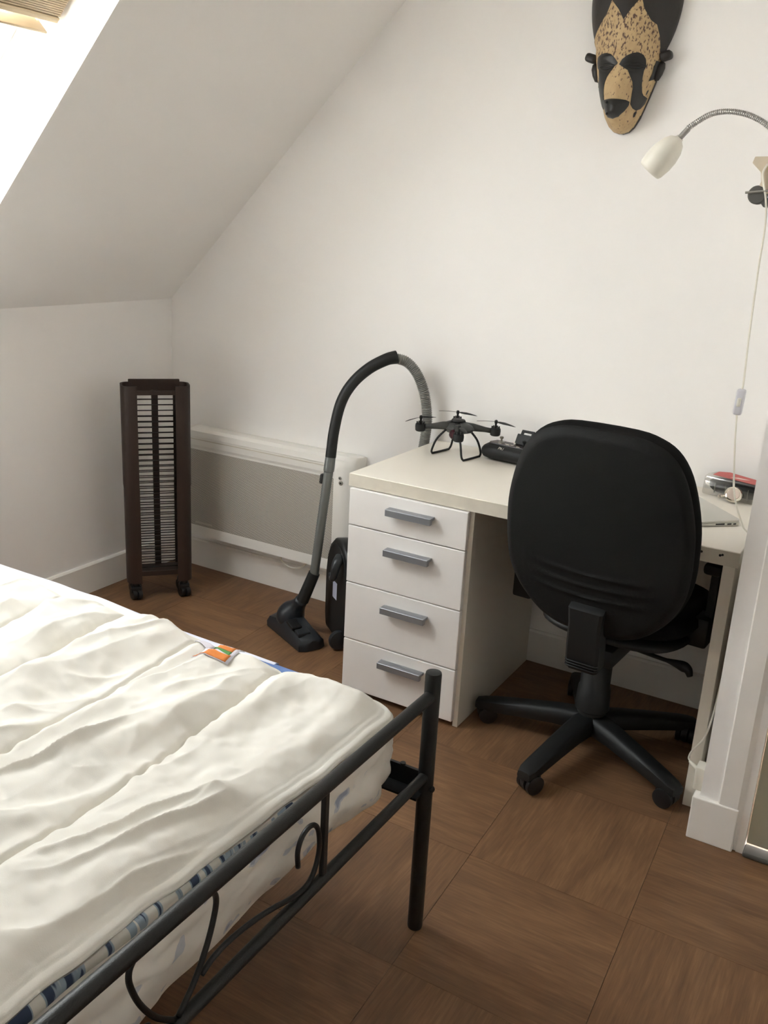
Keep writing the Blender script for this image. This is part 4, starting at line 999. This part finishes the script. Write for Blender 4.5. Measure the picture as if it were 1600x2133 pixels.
for a0, a1 in ((.014,.022),(.028,.040),(.048,.074)):
    obj('port', prism([(a0,.0048),(a1,.0045),(a1,.0082),(a0,.0088)], lambda a,z: lpt(a,-.0006,z), lambda a,z: lpt(a,.001,z)), dark_m, lt)
# clear plastic box with a dark case inside and a red card
cb = thing('clear_plastic_box', 'clear plastic box holding a black case and red card, at the desk back', 'box', (2.272,-.066,.73), math.radians(-14))
W2_, D2_, H2_ = .090, .040, .058
bo = [(-W2_,-D2_),(W2_,-D2_),(W2_+.006,0),(W2_,D2_),(-W2_,D2_),(-W2_-.008,0)]
obj('clear_shell', prism(bo, lambda a,b: V3(a,b,.001), lambda a,b: V3(a*.97,b*.95,H2_), .006), clam_m, cb, True, local=True, auto=40)
ci = obj('black_case', pillow(-.004,.0,.006,.048,.080,.031,3.0,32), M('case_black',(42,42,42),.55,var=.15,vs=60), cb, True, local=True)
for x in (-.055,-.022,.045): obj('case_rib', box((x-.0008,-.0325,.010),(x+.0008,-.028,.040)), M('rib_grey',(120,118,112),.4), ci, local=True)
cd_ = obj('red_card', prism([(-.070,-.022),(.055,-.030),(.082,-.012),(.078,.006),(-.04,.026),(-.068,.012)], lambda a,b: V3(a,b,.0595+.10*(b+.03)), lambda a,b: V3(a,b,.0605+.10*(b+.03))), red_m, cb, local=True)
obj('white_flash', prism([(-.02,-.016),(.02,-.012),(.035,-.004),(.0,-.004)], lambda a,b: V3(a,b,.0606+.10*(b+.03)), lambda a,b: V3(a,b,.0609+.10*(b+.03))), M('card_white',(226,206,198),.5), cd_, local=True)
# pocket watch leaning on it
pw = thing('pocket_watch', 'small round silver pocket watch leaning on the clear plastic box', 'watch', (2.272,-.122,.73))
pc = Vector((2.272,-.123,.7535)); pa_ = Vector((.12,-.80,.58)).normalized()
obj('watch_case', lathe([(.006,-.006),(.021,-.0045),(.0245,-.001),(.0245,.002),(.0215,.005),(.018,.0065),(.001,.0072)], pc, pa_, 36), chrome_m, pw, True, auto=30)
obj('watch_dial', lathe([(.0185,.0066),(.017,.0092),(.010,.0106),(.001,.011)], pc, pa_, 28), M('pearl_dial',(214,196,184),.2,.3), pw, True, auto=40)
ed = Vector((-.93,-.12,-.35)); ed = (ed-pa_*ed.dot(pa_)).normalized(); e3 = pa_.cross(ed)
obj('crown', lathe([(.0035,.0),(.0035,.006),(.0045,.007),(.0045,.010),(.002,.011)], pc+ed*.0235, ed, 12), chrome_m, pw, True, auto=40)
obj('bow_ring', tube([pc+ed*(.036+.006*math.cos(t))+e3*.006*math.sin(t) for t in [2*PI*k/20 for k in range(21)]], .0011, 8), chrome_m, pw, True)
